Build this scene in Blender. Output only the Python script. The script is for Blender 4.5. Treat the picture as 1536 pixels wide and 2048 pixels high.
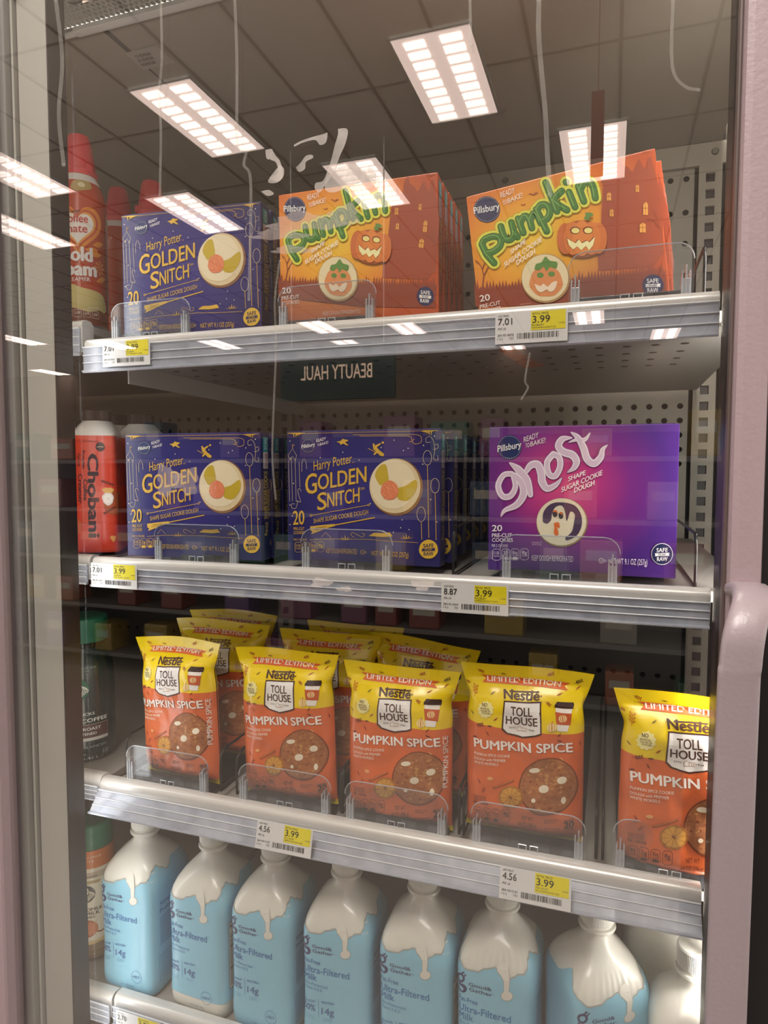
import bpy, bmesh, math, random
from mathutils import Vector, Matrix, noise
from mathutils.geometry import tessellate_polygon
random.seed(7)
for _o in list(bpy.data.objects): bpy.data.objects.remove(_o)
SC = bpy.context.scene; COL = SC.collection
# ------------------------------------------------------------------ camera
F = 1335.0; YAW, PITCH, ROLL = map(math.radians, (-18.82, -3.42, 0.08)); CAM = Vector((0, -0.60, 0))
fw = Vector((math.sin(YAW)*math.cos(PITCH), math.cos(YAW)*math.cos(PITCH), math.sin(PITCH)))
rt = Vector((math.cos(YAW), -math.sin(YAW), 0)); up = rt.cross(fw)
R_ = math.cos(ROLL)*rt + math.sin(ROLL)*up; U_ = -math.sin(ROLL)*rt + math.cos(ROLL)*up
cd = bpy.data.cameras.new('camera'); cam = bpy.data.objects.new('camera', cd); COL.objects.link(cam)
M = Matrix((R_, U_, -fw)).transposed().to_4x4(); M.translation = CAM; cam.matrix_world = M
cd.sensor_fit = 'VERTICAL'; cd.sensor_height = 48; cd.sensor_width = 36; cd.lens = F*48/2048; cd.clip_start = 0.01
SC.camera = cam
# ------------------------------------------------------------------ world, exposure, lamps
SC.view_settings.view_transform = 'Standard'; SC.view_settings.look = 'None'; SC.view_settings.gamma = 1
SC.view_settings.use_curve_mapping = False; SC.view_settings.exposure = 0.75
W = bpy.data.worlds.new('store_air'); SC.world = W; W.use_nodes = True
W.node_tree.nodes['Background'].inputs[0].default_value = (1.0, 0.93, 0.86, 1)
W.node_tree.nodes['Background'].inputs[1].default_value = 1.5

def area(name, loc, rot, sx, sy, power, color=(1, 1, 1)):
    l = bpy.data.lights.new(name, 'AREA'); l.shape = 'RECTANGLE'; l.size = sx; l.size_y = sy
    l.energy = power; l.color = color
    o = bpy.data.objects.new(name, l); COL.objects.link(o); o.location = loc; o.rotation_euler = rot
    return o
PI = math.pi
# vertical LED strips on the back of the two mullions, inside the cooler, aimed in and across
area('led_light', (0.118, 0.085, -0.10), (PI/2, 0, math.radians(38)), 0.03, 1.5, 5.5, (1, 0.96, 0.90))
area('led_light', (-0.614, 0.046, -0.16), (PI/2, 0, math.radians(-52)), 0.02, 1.25, 0.28, (0.93, 0.97, 1))
# aisle ceiling light falling on the front of the case
area('aisle_light', (-0.3, -1.7, 2.6), (math.radians(32), 0, 0), 1.2, 1.2, 80, (1, 0.93, 0.87))

# ------------------------------------------------------------------ helpers
def at(px, py, Y):
    d = fw + R_*((px-768)/F) + U_*((1024-py)/F)
    return CAM + d*((Y-CAM.y)/d.y)
def refl(px, py, Y=None, Z=None):      # the real store point whose mirror image in the glass (y=0) shows at px,py
    d = fw + R_*((px-768)/F) + U_*((1024-py)/F)
    t = (-Y-CAM.y)/d.y if Z is None else Z/d.z
    p = CAM + d*t; return Vector((p.x, -p.y, p.z))
def lin(h):
    if not isinstance(h, str): return (*h, 1)
    c = [int(h[i:i+2], 16)/255 for i in (1, 3, 5)]
    return (*[x/12.92 if x <= .04045 else ((x+.055)/1.055)**2.4 for x in c], 1)
MATS = {}
def mat(name, color='#ffffff', rough=.5, metal=0, noise_amt=0.06, scale=30, spec=.5, coat=0, alpha=1, trans=0, bump=0, emit=0, sss=0):
    if name in MATS: return MATS[name]
    m = bpy.data.materials.new(name); m.use_nodes = True; nt = m.node_tree; N = nt.nodes; L = nt.links
    b = N['Principled BSDF']; c = lin(color); b.inputs['Base Color'].default_value = c
    b.inputs['Roughness'].default_value = rough; b.inputs['Metallic'].default_value = metal
    b.inputs['Specular IOR Level'].default_value = spec; b.inputs['Coat Weight'].default_value = coat
    b.inputs['Alpha'].default_value = alpha; b.inputs['Transmission Weight'].default_value = trans
    if sss:
        b.inputs['Subsurface Weight'].default_value = sss; b.inputs['Subsurface Scale'].default_value = 0.01
    if emit:
        b.inputs['Emission Color'].default_value = c; b.inputs['Emission Strength'].default_value = emit
    if noise_amt or bump:
        tc = N.new('ShaderNodeTexCoord'); nz = N.new('ShaderNodeTexNoise'); nz.inputs['Scale'].default_value = scale
        nz.inputs['Detail'].default_value = 4; L.new(tc.outputs['Object'], nz.inputs['Vector'])
        if noise_amt:
            mx = N.new('ShaderNodeMix'); mx.data_type = 'RGBA'
            mx.inputs[6].default_value = tuple(min(1, v*(1-noise_amt*1.5)) for v in c[:3])+(1,)
            mx.inputs[7].default_value = tuple(min(1, v*(1+noise_amt*1.5)) for v in c[:3])+(1,)
            L.new(nz.outputs['Fac'], mx.inputs[0]); L.new(mx.outputs[2], b.inputs['Base Color'])
        if bump:
            bp = N.new('ShaderNodeBump'); bp.inputs['Strength'].default_value = bump; bp.inputs['Distance'].default_value = .002
            L.new(nz.outputs['Fac'], bp.inputs['Height']); L.new(bp.outputs[0], b.inputs['Normal'])
    MATS[name] = m; return m
def ink(h): return mat('ink_'+h[1:], h, .45, noise_amt=0)
def grad_mat(name, stops, cu, cv, su, sv, base=None, rough=.32):
    """printed card whose ink runs out from a centre (metres, object space x,z)"""
    m = bpy.data.materials.new(name); m.use_nodes = True; nt = m.node_tree; N = nt.nodes; L = nt.links; b = N['Principled BSDF']
    tc = N.new('ShaderNodeTexCoord'); mp = N.new('ShaderNodeMapping'); mp.vector_type = 'POINT'
    mp.inputs['Location'].default_value = (-cu/su, 0, -cv/sv); mp.inputs['Scale'].default_value = (1/su, 0, 1/sv)
    L.new(tc.outputs['Object'], mp.inputs['Vector']); ln = N.new('ShaderNodeVectorMath'); ln.operation = 'LENGTH'
    L.new(mp.outputs[0], ln.inputs[0]); cr = N.new('ShaderNodeValToRGB'); e = cr.color_ramp.elements
    e[0].position, e[0].color = stops[0][0], lin(stops[0][1]); e[1].position, e[1].color = stops[-1][0], lin(stops[-1][1])
    for p, c in stops[1:-1]:
        q = e.new(p); q.color = lin(c)
    L.new(ln.outputs['Value'], cr.inputs[0]); L.new(cr.outputs[0], b.inputs['Base Color'])
    b.inputs['Roughness'].default_value = rough; MATS[name] = m; return m
def clear_mat(name, tint, fac, rough=.05, gcol=(1, 1, 1), diff=0.0, dcol='#dfe3ea'):
    """thin clear plastic or glass: passes light straight through, mirrors a share of it"""
    m = bpy.data.materials.new(name); m.use_nodes = True; nt = m.node_tree; N = nt.nodes; L = nt.links
    N.remove(N['Principled BSDF']); out = N['Material Output']
    tr = N.new('ShaderNodeBsdfTransparent'); tr.inputs[0].default_value = (*tint, 1)
    gl = N.new('ShaderNodeBsdfGlossy'); gl.inputs['Roughness'].default_value = rough; gl.inputs[0].default_value = (*gcol, 1)
    lw = N.new('ShaderNodeLayerWeight'); lw.inputs[0].default_value = .5
    pw = N.new('ShaderNodeMath'); pw.operation = 'POWER'; pw.inputs[1].default_value = 5; L.new(lw.outputs['Facing'], pw.inputs[0])
    ma = N.new('ShaderNodeMath'); ma.operation = 'MULTIPLY_ADD'; ma.inputs[1].default_value = .96*fac; ma.inputs[2].default_value = .04*fac; ma.use_clamp = True
    L.new(pw.outputs[0], ma.inputs[0]); mx = N.new('ShaderNodeMixShader'); L.new(ma.outputs[0], mx.inputs[0])
    L.new(gl.outputs[0], mx.inputs[2]); src = tr.outputs[0]
    if diff:
        df = N.new('ShaderNodeBsdfDiffuse'); df.inputs[0].default_value = lin(dcol)
        m2 = N.new('ShaderNodeMixShader'); m2.inputs[0].default_value = diff
        nz = N.new('ShaderNodeTexNoise'); nz.inputs['Scale'].default_value = 40; tc = N.new('ShaderNodeTexCoord')
        L.new(tc.outputs['Object'], nz.inputs['Vector']); q = N.new('ShaderNodeMapRange')
        q.inputs[1].default_value = .3; q.inputs[2].default_value = .7; q.inputs[3].default_value = diff*.75; q.inputs[4].default_value = min(1, diff*1.25)
        L.new(nz.outputs['Fac'], q.inputs[0]); L.new(q.outputs[0], m2.inputs[0])
        L.new(tr.outputs[0], m2.inputs[1]); L.new(df.outputs[0], m2.inputs[2]); src = m2.outputs[0]
    L.new(src, mx.inputs[1]); L.new(mx.outputs[0], out.inputs['Surface']); MATS[name] = m; return m

def thing(name, label, cat, loc=(0, 0, 0), group=None, rot=(0, 0, 0)):
    o = bpy.data.objects.new(name, None); COL.objects.link(o); o.location = loc; o.rotation_euler = rot
    o.empty_display_size = .02; o['label'] = label; o['category'] = cat
    if group: o['group'] = group
    return o
def mk(name, verts, faces, mats, parent=None, mi=None, smooth=False, world=False, label=None):
    me = bpy.data.meshes.new(name)
    if world and parent is not None:
        l = parent.location
        q = parent.parent
        while q is not None: l = l+q.location; q = q.parent
        verts = [(v[0]-l[0], v[1]-l[1], v[2]-l[2]) for v in verts]
    me.from_pydata([tuple(v) for v in verts], [], faces)
    for m in (mats if isinstance(mats, (list, tuple)) else [mats]): me.materials.append(m)
    if mi: me.polygons.foreach_set('material_index', mi)
    if smooth: me.polygons.foreach_set('use_smooth', [True]*len(me.polygons))
    me.update(); o = bpy.data.objects.new(name, me); COL.objects.link(o)
    if parent is not None: o.parent = parent
    if label: o['label'] = label
    return o
def struct(o): o['kind'] = 'structure'; return o
def copy_tree(o, parent=None):
    c = o.copy(); COL.objects.link(c); c.parent = parent
    for ch in list(o.children): copy_tree(ch, c)
    return c
class G:                                  # mesh gatherer
    def __init__(s): s.v = []; s.f = []; s.m = []
    def add(s, v, f, m=0):
        n = len(s.v); s.v += [tuple(p) for p in v]; s.f += [tuple(i+n for i in q) for q in f]; s.m += [m]*len(f); return s
    def box(s, x0, x1, y0, y1, z0, z1, m=0, b=0):
        if b <= 0:
            v = [(x, y, z) for z in (z0, z1) for y in (y0, y1) for x in (x0, x1)]
            return s.add(v, [(0, 2, 3, 1), (4, 5, 7, 6), (0, 1, 5, 4), (2, 6, 7, 3), (0, 4, 6, 2), (1, 3, 7, 5)], m)
        bm = bmesh.new(); bmesh.ops.create_cube(bm, size=1)
        for q in bm.verts: q.co = Vector(((x0+x1)/2+q.co.x*(x1-x0), (y0+y1)/2+q.co.y*(y1-y0), (z0+z1)/2+q.co.z*(z1-z0)))
        bmesh.ops.bevel(bm, geom=bm.edges[:], offset=b, segments=2, profile=.6, affect='EDGES')
        s.add([q.co.copy() for q in bm.verts], [[w.index for w in q.verts] for q in bm.faces], m); bm.free(); return s
    def ext(s, prof, x0, x1, m=0):        # closed (y,z) profile pushed along x
        n = len(prof); v = [(x0, *p) for p in prof]+[(x1, *p) for p in prof]
        s.add(v, [(i, (i+1) % n, n+(i+1) % n, n+i) for i in range(n)]+[tuple(range(n-1, -1, -1)), tuple(range(n, 2*n))], m); return s
    def plate(s, pts, y0, y1, m=0):       # closed (x,z) outline, thickness y0..y1
        n = len(pts); v = [(x, y0, z) for x, z in pts]+[(x, y1, z) for x, z in pts]
        s.add(v, [tuple(range(n)), tuple(range(2*n-1, n-1, -1))]+[(i, n+i, n+(i+1) % n, (i+1) % n) for i in range(n)], m); return s
    def tube(s, pts, r, seg=8, m=0, closed=False):
        P = [Vector(p) for p in pts]; n = len(P); rings = []
        for i, p in enumerate(P):
            a = P[(i-1) % n] if (closed or i) else p; b = P[(i+1) % n] if (closed or i < n-1) else p
            t = (b-a).normalized(); u = t.cross(Vector((0, 0, 1)))
            if u.length < .05: u = t.cross(Vector((0, 1, 0)))
            u.normalize(); w = t.cross(u); rr = r[i] if isinstance(r, (list, tuple)) else r
            rings.append([p+(u*math.cos(2*PI*k/seg)+w*math.sin(2*PI*k/seg))*rr for k in range(seg)])
        # keep ring orientation steady
        for i in range(1, n):
            best = min(range(seg), key=lambda k: sum((rings[i][(k+j) % seg]-rings[i-1][j]-(P[i]-P[i-1])).length for j in range(seg)))
            rings[i] = rings[i][best:]+rings[i][:best]
        v = [q for g in rings for q in g]; f = []
        for i in range(n if closed else n-1):
            for k in range(seg):
                a = i*seg+k; b = i*seg+(k+1) % seg; c = ((i+1) % n)*seg+(k+1) % seg; d = ((i+1) % n)*seg+k; f.append((a, b, c, d))
        if not closed: f += [tuple(range(seg-1, -1, -1)), tuple((n-1)*seg+k for k in range(seg))]
        return s.add(v, f, m)
    def lathe(s, prof, seg=40, m=0, cx=0, cy=0, mod=None):   # prof [(r,z)], mod(theta,z)->radius factor
        n = len(prof); v = []
        for r, z in prof:
            for k in range(seg):
                t = 2*PI*k/seg; q = r*(mod(t, z) if mod else 1); v.append((cx+q*math.sin(t), cy-q*math.cos(t), z))
        f = [(i*seg+k, i*seg+(k+1) % seg, (i+1)*seg+(k+1) % seg, (i+1)*seg+k) for i in range(n-1) for k in range(seg)]
        f += [tuple(range(seg-1, -1, -1)), tuple((n-1)*seg+k for k in range(seg))]
        return s.add(v, f, m)
    def obj(s, name, mats, parent=None, smooth=False, world=False, label=None):
        return mk(name, s.v, s.f, mats, parent, s.m, smooth, world, label)
def sm(o, ang=35):
    me = o.data; me.polygons.foreach_set('use_smooth', [True]*len(me.polygons)); me.set_sharp_from_angle(angle=math.radians(ang)); return o
def bez(p, n=6):                           # smooth a polyline (Catmull-Rom)
    P = [Vector(q) for q in p]; out = []
    for i in range(len(P)-1):
        a = P[max(i-1, 0)]; b = P[i]; c = P[i+1]; d = P[min(i+2, len(P)-1)]
        for k in range(n):
            t = k/n; out.append(.5*((2*b)+(c-a)*t+(2*a-5*b+4*c-d)*t*t+(3*b-a-3*c+d)*t*t*t))
    out.append(P[-1]); return out
# ------------------------------------------------------------------ printed artwork
_TX = {}; _CP = {}
def text2d(s, bold=0.0, res=3):
    k = (s, bold)
    if k in _TX: return _TX[k]
    if bold > .006:
        v, f = text2d(s, 0); out = []; fs = []; w = max(1, len(s))*.6
        for dx, dy in ((-bold/w, 0), (bold/w, 0), (0, bold*.7), (0, -bold*.7)):
            n = len(out); out += [(x*(1-2*bold/w)+bold/w+dx, y+dy) for x, y in v]; fs += [tuple(i+n for i in q) for q in f]
        _TX[k] = (out, fs); _CP[id(fs)] = len(v); return _TX[k]
    c = bpy.data.curves.new('t', 'FONT'); c.body = s; c.size = 1; c.offset = 0; c.fill_mode = 'FRONT'; c.resolution_u = res
    o = bpy.data.objects.new('t', c); COL.objects.link(o); bpy.context.view_layer.update()
    me = o.to_mesh(); v = [(p.co.x, p.co.y) for p in me.vertices]; f = [tuple(p.vertices) for p in me.polygons]
    o.to_mesh_clear(); bpy.data.objects.remove(o); bpy.data.curves.remove(c)
    x0 = min(p[0] for p in v); x1 = max(p[0] for p in v)
    _TX[k] = ([((x-x0)/(x1-x0), y/.69) for x, y in v], f); return _TX[k]
class Art:
    """flat print gathered in sheet coordinates (metres), laid on a surface by put()"""
    def __init__(s, conv): s.cv = conv; s.items = []
    def raw(s, v, f, col, ly):
        nb = _CP.get(id(f))
        if nb:
            for c in range(len(v)//nb): s.items.append((v[c*nb:(c+1)*nb], [tuple(i-c*nb for i in q) for q in f if c*nb <= q[0] < (c+1)*nb], col, ly+.2*c))
        else: s.items.append((v, f, col, ly))
    def P(s, pts, col, ly=1, smooth=0):
        q = [s.cv(*p) for p in pts]
        if smooth: q = [(a.x, a.y) for a in bez([Vector((*p, 0)) for p in q+[q[0]]], smooth)][:-1]
        t = tessellate_polygon([[Vector((*p, 0)) for p in q]]); s.raw(q, [tuple(x) for x in t], col, ly)
    def E(s, cx, cy, rx, ry, col, ly=1, n=28, wob=0, seed=0):
        pts = []
        for k in range(n):
            t = 2*PI*k/n; w = 1+wob*math.sin(t*3+seed)+wob*.7*math.sin(t*7+seed*2); pts.append(s.cv(cx+rx*w*math.cos(t), cy+ry*w*math.sin(t)))
        c = s.cv(cx, cy); s.raw(pts+[c], [(k, (k+1) % n, n) for k in range(n)], col, ly)
    def K(s, pts, w, col, ly=1, smooth=0, closed=False):   # round-ended stroke, w in px or list
        q = [Vector((*p, 0)) for p in pts]
        ws = w if isinstance(w, (list, tuple)) else [w]*len(q)
        if closed: q = q+[q[0]]; ws = list(ws)+[ws[0]]
        if smooth:
            q2 = bez(q, smooth); wl = []
            for i in range(len(q)-1):
                for k in range(smooth): wl.append(ws[i]+(ws[i+1]-ws[i])*k/smooth)
            wl.append(ws[-1]); q, ws = q2, wl
        L = []; Rr = []
        for i, p in enumerate(q):
            a = q[max(i-1, 0)]; b = q[min(i+1, len(q)-1)]
            if closed and i in (0, len(q)-1): a = q[-2]; b = q[1]
            t = (b-a).normalized(); n = Vector((-t.y, t.x, 0))*ws[i]/2; L.append(p+n); Rr.append(p-n)
        v = [s.cv(p.x, p.y) for p in L]+[s.cv(p.x, p.y) for p in Rr]; m = len(q)
        s.raw(v, [(i, i+1, m+i+1, m+i) for i in range(m-1)], col, ly)
        if not closed and max(ws) > 5:
            for i in (0, -1):
                if ws[i] > 3: s.E(q[i].x, q[i].y, ws[i]/2, ws[i]/2, col, ly, 14)
    def T(s, txt, p0, p1, h, col, bold=0.0, ly=2, upright=True):
        v, f = text2d(txt, bold)
        a = Vector(s.cv(*p0)); b = Vector(s.cv(*p1)); m = ((p0[0]+p1[0])/2, (p0[1]+p1[1])/2)
        hh = (Vector(s.cv(m[0], m[1]-h))-Vector(s.cv(*m))).length
        e = (b-a); n = Vector((0, 1)) if upright else Vector((-e.y, e.x)).normalized()
        s.raw([tuple(a+e*x+n*(hh*y)) for x, y in v], f, col, ly)
    def put(s, name, parent, S, step=0, lift=.00012, base=.0002, mirror=False):
        cols = []; g = G(); bm_all = None
        for v, f, col, ly in s.items:
            if col not in cols: cols.append(col)
        for ix, (v, f, col, ly) in enumerate(s.items):
            off = base+lift*ly+(ix % 12)*lift*.05; mi = cols.index(col)
            if step:
                bm = bmesh.new(); vs = [bm.verts.new((x, y, 0)) for x, y in v]
                for q in f:
                    try: bm.faces.new([vs[i] for i in q])
                    except ValueError: pass
                for ax in (0, 1):
                    lo = min(p[ax] for p in v); hi = max(p[ax] for p in v); c = math.ceil(lo/step)*step
                    while c < hi:
                        no = (1, 0, 0) if ax == 0 else (0, 1, 0); co = (c, 0, 0) if ax == 0 else (0, c, 0)
                        bmesh.ops.bisect_plane(bm, geom=bm.verts[:]+bm.edges[:]+bm.faces[:], plane_co=co, plane_no=no); c += step
                bm.verts.index_update(); bm.verts.ensure_lookup_table()
                g.add([S(p.co.x, p.co.y, off) for p in bm.verts], [[p.index for p in q.verts] for q in bm.faces], mi); bm.free()
            else: g.add([S(x, y, off) for x, y in v], f, mi)
        return g.obj(name, [MATS[c] if c in MATS else ink(c) for c in cols], parent)
def crop_conv(cx, cy, sc, Y, tl, tr, Wd, Ht):
    """crop pixels of the photograph -> sheet metres with origin bottom left, sheet lying in the plane y=Y"""
    px = lambda a, b: at(cx+a*sc, cy+b*sc, Y)
    A = px(*tl); B = px(*tr); A2 = Vector((A.x, A.z)); e = Vector((B.x, B.z))-A2; k = Wd/e.length; e.normalize(); n = Vector((-e.y, e.x))
    def c(a, b):
        p = px(a, b); q = Vector((p.x, p.z))-A2; return (q.dot(e)*k, Ht+q.dot(n)*k)
    return c
# ------------------------------------------------------------------ materials
white_metal = mat('white_painted_metal', '#d9d8d2', .35, noise_amt=.03, scale=14)
beige_metal = mat('beige_painted_metal', '#9c9385', .45, noise_amt=.04, scale=9)
liner = mat('case_liner_paint', '#9a9184', .5, noise_amt=.05, scale=6)
mauve = mat('door_frame_paint', '#9d8b90', .42, noise_amt=.03, scale=300, bump=.15)
dark_strip = mat('dark_mullion_trim', '#2e2624', .45, noise_amt=.08)
black_rub = mat('black_rubber', '#161314', .6)
gasket_m = mat('grey_gasket_vinyl', '#8f8e8c', .55, noise_amt=.04)
pale_panel = mat('pale_mullion_paint', '#b9b8b1', .5, noise_amt=.04, scale=12)
black_pl = mat('black_plastic', '#121213', .35)
glass = clear_mat('door_glass', (.95, .95, .94), 2.2, 0.0)
acrylic = clear_mat('clear_acrylic', (.95, .96, .97), .9, .06, diff=.03)
acr_edge = clear_mat('clear_acrylic_edge', (.8, .83, .86), 2.5, .12, diff=.38, dcol='#e6ebf2')
strip_pl = clear_mat('price_channel_plastic', (.8, .83, .88), 1.3, .14, diff=.5, dcol='#c9cedb')
residue = clear_mat('dried_glue_residue', (.9, .88, .86), .4, .5, diff=.32, dcol='#e8e0da')
patch_m = clear_mat('cloudy_tape_patch', (.9, .88, .87), .3, .5, diff=.24, dcol='#cfc2be')
streak_m = clear_mat('dried_water_streak', (.96, .96, .95), .2, .5, diff=.13, dcol='#d8d4cc')
# ------------------------------------------------------------------ the store behind the camera (seen mirrored in the door)
g = G(); g.box(-24, 16, -24, 1.2, -1.56, -1.5); struct(g.obj('floor', mat('store_floor_vinyl', '#8d8680', .25, noise_amt=.05, scale=3)))
CEIL = 3.0
g = G(); g.box(-24, 16, -24, 1.2, CEIL, CEIL+.05); struct(g.obj('ceiling', mat('ceiling_tile', '#ece1d4', .9, noise_amt=.05, scale=40)))
g = G(); g.box(-24, 16, -16.1, -16, -1.5, CEIL); struct(g.obj('wall_back', mat('store_wall_paint', '#8c7a6c', .8, noise_amt=.08, scale=2)))
g = G()
for i in range(-22, 23): g.box(i*.61-.012, i*.61+.012, -24, 0, CEIL-.006, CEIL-.001)
for j in range(20): g.box(-13.4, 13.4, -24+j*1.22-.012, -24+j*1.22+.012, CEIL-.007, CEIL-.0015)
o = g.obj('trim_1', mat('ceiling_grid', '#a0958a', .6)); struct(o)
lampm = mat('troffer_glow', '#fff1e6', emit=4.5, noise_amt=0)
lampg = mat('troffer_louvre', '#e8cfc4', .3, noise_amt=0, emit=2.5)
tf = thing('ceiling_troffer', 'recessed ceiling light panel reflected in the glass door', 'ceiling light', (0, 0, CEIL), 'store ceiling lights')
g = G(); g.box(-.28, .28, -.58, .58, -.012, -.008); g.obj('diffuser', lampg, tf)
g = G()
for sx in (-.13, .13):
    for k in range(9): g.box(sx-.075, sx+.075, -.55+k*.124, -.55+k*.124+.075, -.022, -.013)
g.obj('lamp_cells', lampm, tf)['kind'] = 'stuff'
g = G(); g.box(-.30, -.28, -.6, .6, -.02, 0); g.box(.28, .3, -.6, .6, -.02, 0); g.box(-.3, .3, -.6, -.58, -.02, 0); g.box(-.3, .3, .58, .6, -.02, 0); g.obj('frame', white_metal, tf)
LPX = [(897, 160), (404, 245), (20, 345), (48, 466), (395, 430), (738, 372), (1188, 312), (38, 681), (640, 655), (815, 658), (1178, 636), (225, 690), (440, 690),
       (1030, 700), (1205, 708), (842, 746), (985, 762), (1085, 742), (1345, 725), (620, 750), (430, 760), (1215, 752), (1330, 668), (100, 745), (700, 690)]
TL = {(897, 160): 'large ceiling light panel reflected at the top centre of the door', (404, 245): 'ceiling light panel reflected upper left, above the purple box', (20, 345): 'upper of two ceiling lights reflected at the left frame edge',
      (48, 466): 'lower of two ceiling lights reflected at the left frame edge', (395, 430): 'ceiling light reflected over the purple box top edge', (738, 372): 'ceiling light reflected over the middle pumpkin box top', (1188, 312): 'ceiling light reflected behind the hanging red banner'}
for i, (a, b) in enumerate(LPX):
    p = refl(a, b, Z=CEIL-.02); t = tf if i == 0 else copy_tree(tf); t.location = (p.x, p.y, CEIL)
    t['label'] = TL.get((a, b), 'small far ceiling light panel reflected low in the glass door')
# hanging aisle sign and a far gondola
s0 = refl(560, 697, Y=-5.2); s1 = refl(790, 795, Y=-5.2)
sg = thing('aisle_sign', 'dark green hanging aisle sign lettered BEAUTY HAUL, seen mirrored', 'sign', ((s0.x+s1.x)/2, -5.2, s1.z))
w_ = (s1.x-s0.x)/2; h_ = s0.z-s1.z
g = G(); g.box(-w_, w_, -.03, 0, 0, h_, b=.005); g.obj('board', mat('sign_green', '#12302e', .5), sg)
v, f = text2d('BEAUTY HAUL', .01)
mk('lettering', [(.62*w_-x*1.24*w_, .006, h_*.38+y*h_*.26) for x, y in v], f, mat('sign_letter', '#e0d0c0', emit=.5), sg)
for q in (-.8, .8): g = G(); g.tube([(w_*q, -.015, h_), (w_*q, -.015, CEIL-s1.z)], .006); g.obj('hanging_rod', white_metal, sg)
q0 = refl(1183, 215, Y=-4.0); q1 = refl(1206, 350, Y=-4.0)
g = G(); g.box(q0.x, q1.x, -4.02, -4.0, q1.z, q0.z+.1, b=.003); g.tube([((q0.x+q1.x)/2, -4.01, q0.z+.1), ((q0.x+q1.x)/2, -4.01, CEIL)], .003); o = g.obj('hanging_banner', mat('banner_red', '#7a1c22', .5)); o['label'] = 'narrow dark red banner hanging from the store ceiling, seen mirrored'; o['category'] = 'banner'
gd = thing('gondola_shelving', 'store gondola with stocked shelves across the aisle, seen mirrored', 'shelving', (-1.5, -3.4, -1.5))
g = G(); g.box(-5, 4.2, -.5, -.45, 0, 1.75); g.obj('back_panel', mat('gondola_panel', '#1c1a1c', .6), gd)
for k in range(5): g = G(); g.box(-5, 4.2, -.45, 0, .12+k*.36, .15+k*.36, b=.004); g.obj('shelf_board', mat('gondola_shelf', '#55504e', .5), gd)
pc = ['#3a2050', '#7a6428', '#5c221e', '#182a40', '#6a645c', '#20402f', '#54223c', '#7c4630']
PCN = ['purple', 'yellow', 'red', 'blue', 'beige', 'green', 'magenta', 'orange']
for k in range(5):
    x = -4.9
    while x < 4.0:
        w2 = random.uniform(.14, .24); h2 = random.uniform(.16, .27); ci = random.randrange(8)
        g = G(); g.box(-w2/2, w2/2, -.2, 0, 0, h2, b=.01); g.box(-w2*.36, w2*.36, -.001, .002, h2*.5, h2*.75, 1)
        o = g.obj('snack_packet', [mat('packet_'+pc[ci][1:], pc[ci], .3), mat('packet_band', '#8a8478', .4)])
        o.location = (-1.5+x+w2/2, -3.42, -1.35+k*.36+.0005); o['label'] = PCN[ci]+' packet on the '+('lowest', 'second lowest', 'middle', 'second highest', 'highest')[k]+' shelf of the gondola across the aisle'; o['category'] = 'packet'; o['group'] = 'packets on the far gondola'
        x += w2+random.uniform(.03, .5)
# ------------------------------------------------------------------ cooler cabinet
BY = .70
cab = thing('display_cooler', 'beige refrigerated display case body around the shelves', 'cooler', (-.27, .35, -1.5))
g = G(); g.box(-1.35, .40, BY+.02, BY+.05, -1.4, .60); g.obj('outer_back', mat('cavity_dark', '#0d0b0b', .8), cab, world=True)
def pegpanel(x0, x1, z0, z1, rows, p=.0256, r=.0052):
    """steel sheet with round punched holes in the given rows"""
    g = G(); rows = sorted(rows); n = int((x1-x0)/p); x0 = x1-n*p; zc = z0
    for rz in rows:
        if rz-p/2 > zc+1e-5: g.add([(x0, BY, zc), (x1, BY, zc), (x1, BY, rz-p/2), (x0, BY, rz-p/2)], [(0, 1, 2, 3)])
        for i in range(n):
            cx = x0+(i+.5)*p; sq = []; ci = []; bk = []
            for k in range(12):
                t = 2*PI*k/12+PI/4; c, s_ = math.cos(t), math.sin(t); m = p/2/max(abs(c), abs(s_))
                sq.append((cx+m*c, BY, rz+m*s_)); ci.append((cx+r*c, BY, rz+r*s_)); bk.append((cx+r*c, BY+.004, rz+r*s_))
            g.add(sq+ci+bk, [q for k in range(12) for q in ((k, (k+1) % 12, 12+(k+1) % 12, 12+k), (12+k, 12+(k+1) % 12, 24+(k+1) % 12, 24+k))])
        zc = rz+p/2
    g.add([(x0, BY, zc), (x1, BY, zc), (x1, BY, z1), (x0, BY, z1)], [(0, 1, 2, 3)]); return g
pegpanel(-1.25, .125, .15, .53, [.453, .510, .4, .345]).obj('back_panel', beige_metal, cab, world=True)
pegpanel(-1.25, .125, -.13, .15, [.118, .0924, .0668, .0412, .0156]).obj('back_panel', beige_metal, cab, world=True)
dark_panel = mat('shaded_grey_panel', '#4c4844', .5, noise_amt=.06, scale=8)  # lower back panels: shade of the deep interior put into the colour
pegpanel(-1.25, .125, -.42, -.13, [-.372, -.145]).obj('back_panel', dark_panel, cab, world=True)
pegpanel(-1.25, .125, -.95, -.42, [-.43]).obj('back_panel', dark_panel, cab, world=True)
g = G(); g.box(-1.25, .175, BY-.012, BY-.002, .525, .562, b=.001); o = g.obj('top_rail', beige_metal, cab, world=True)
for sx in (.155, -.2, -.62): g = G(); g.lathe([(.0001, 0), (.0045, 0), (.006, .002), (.006, .003)], 16); g.v = [(sx+x, BY-.015+z, .545+y) for x, y, z in g.v]; sm(g.obj('screw', mat('screw_steel', '#8a867c', .3, .8), cab, world=True))
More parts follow.
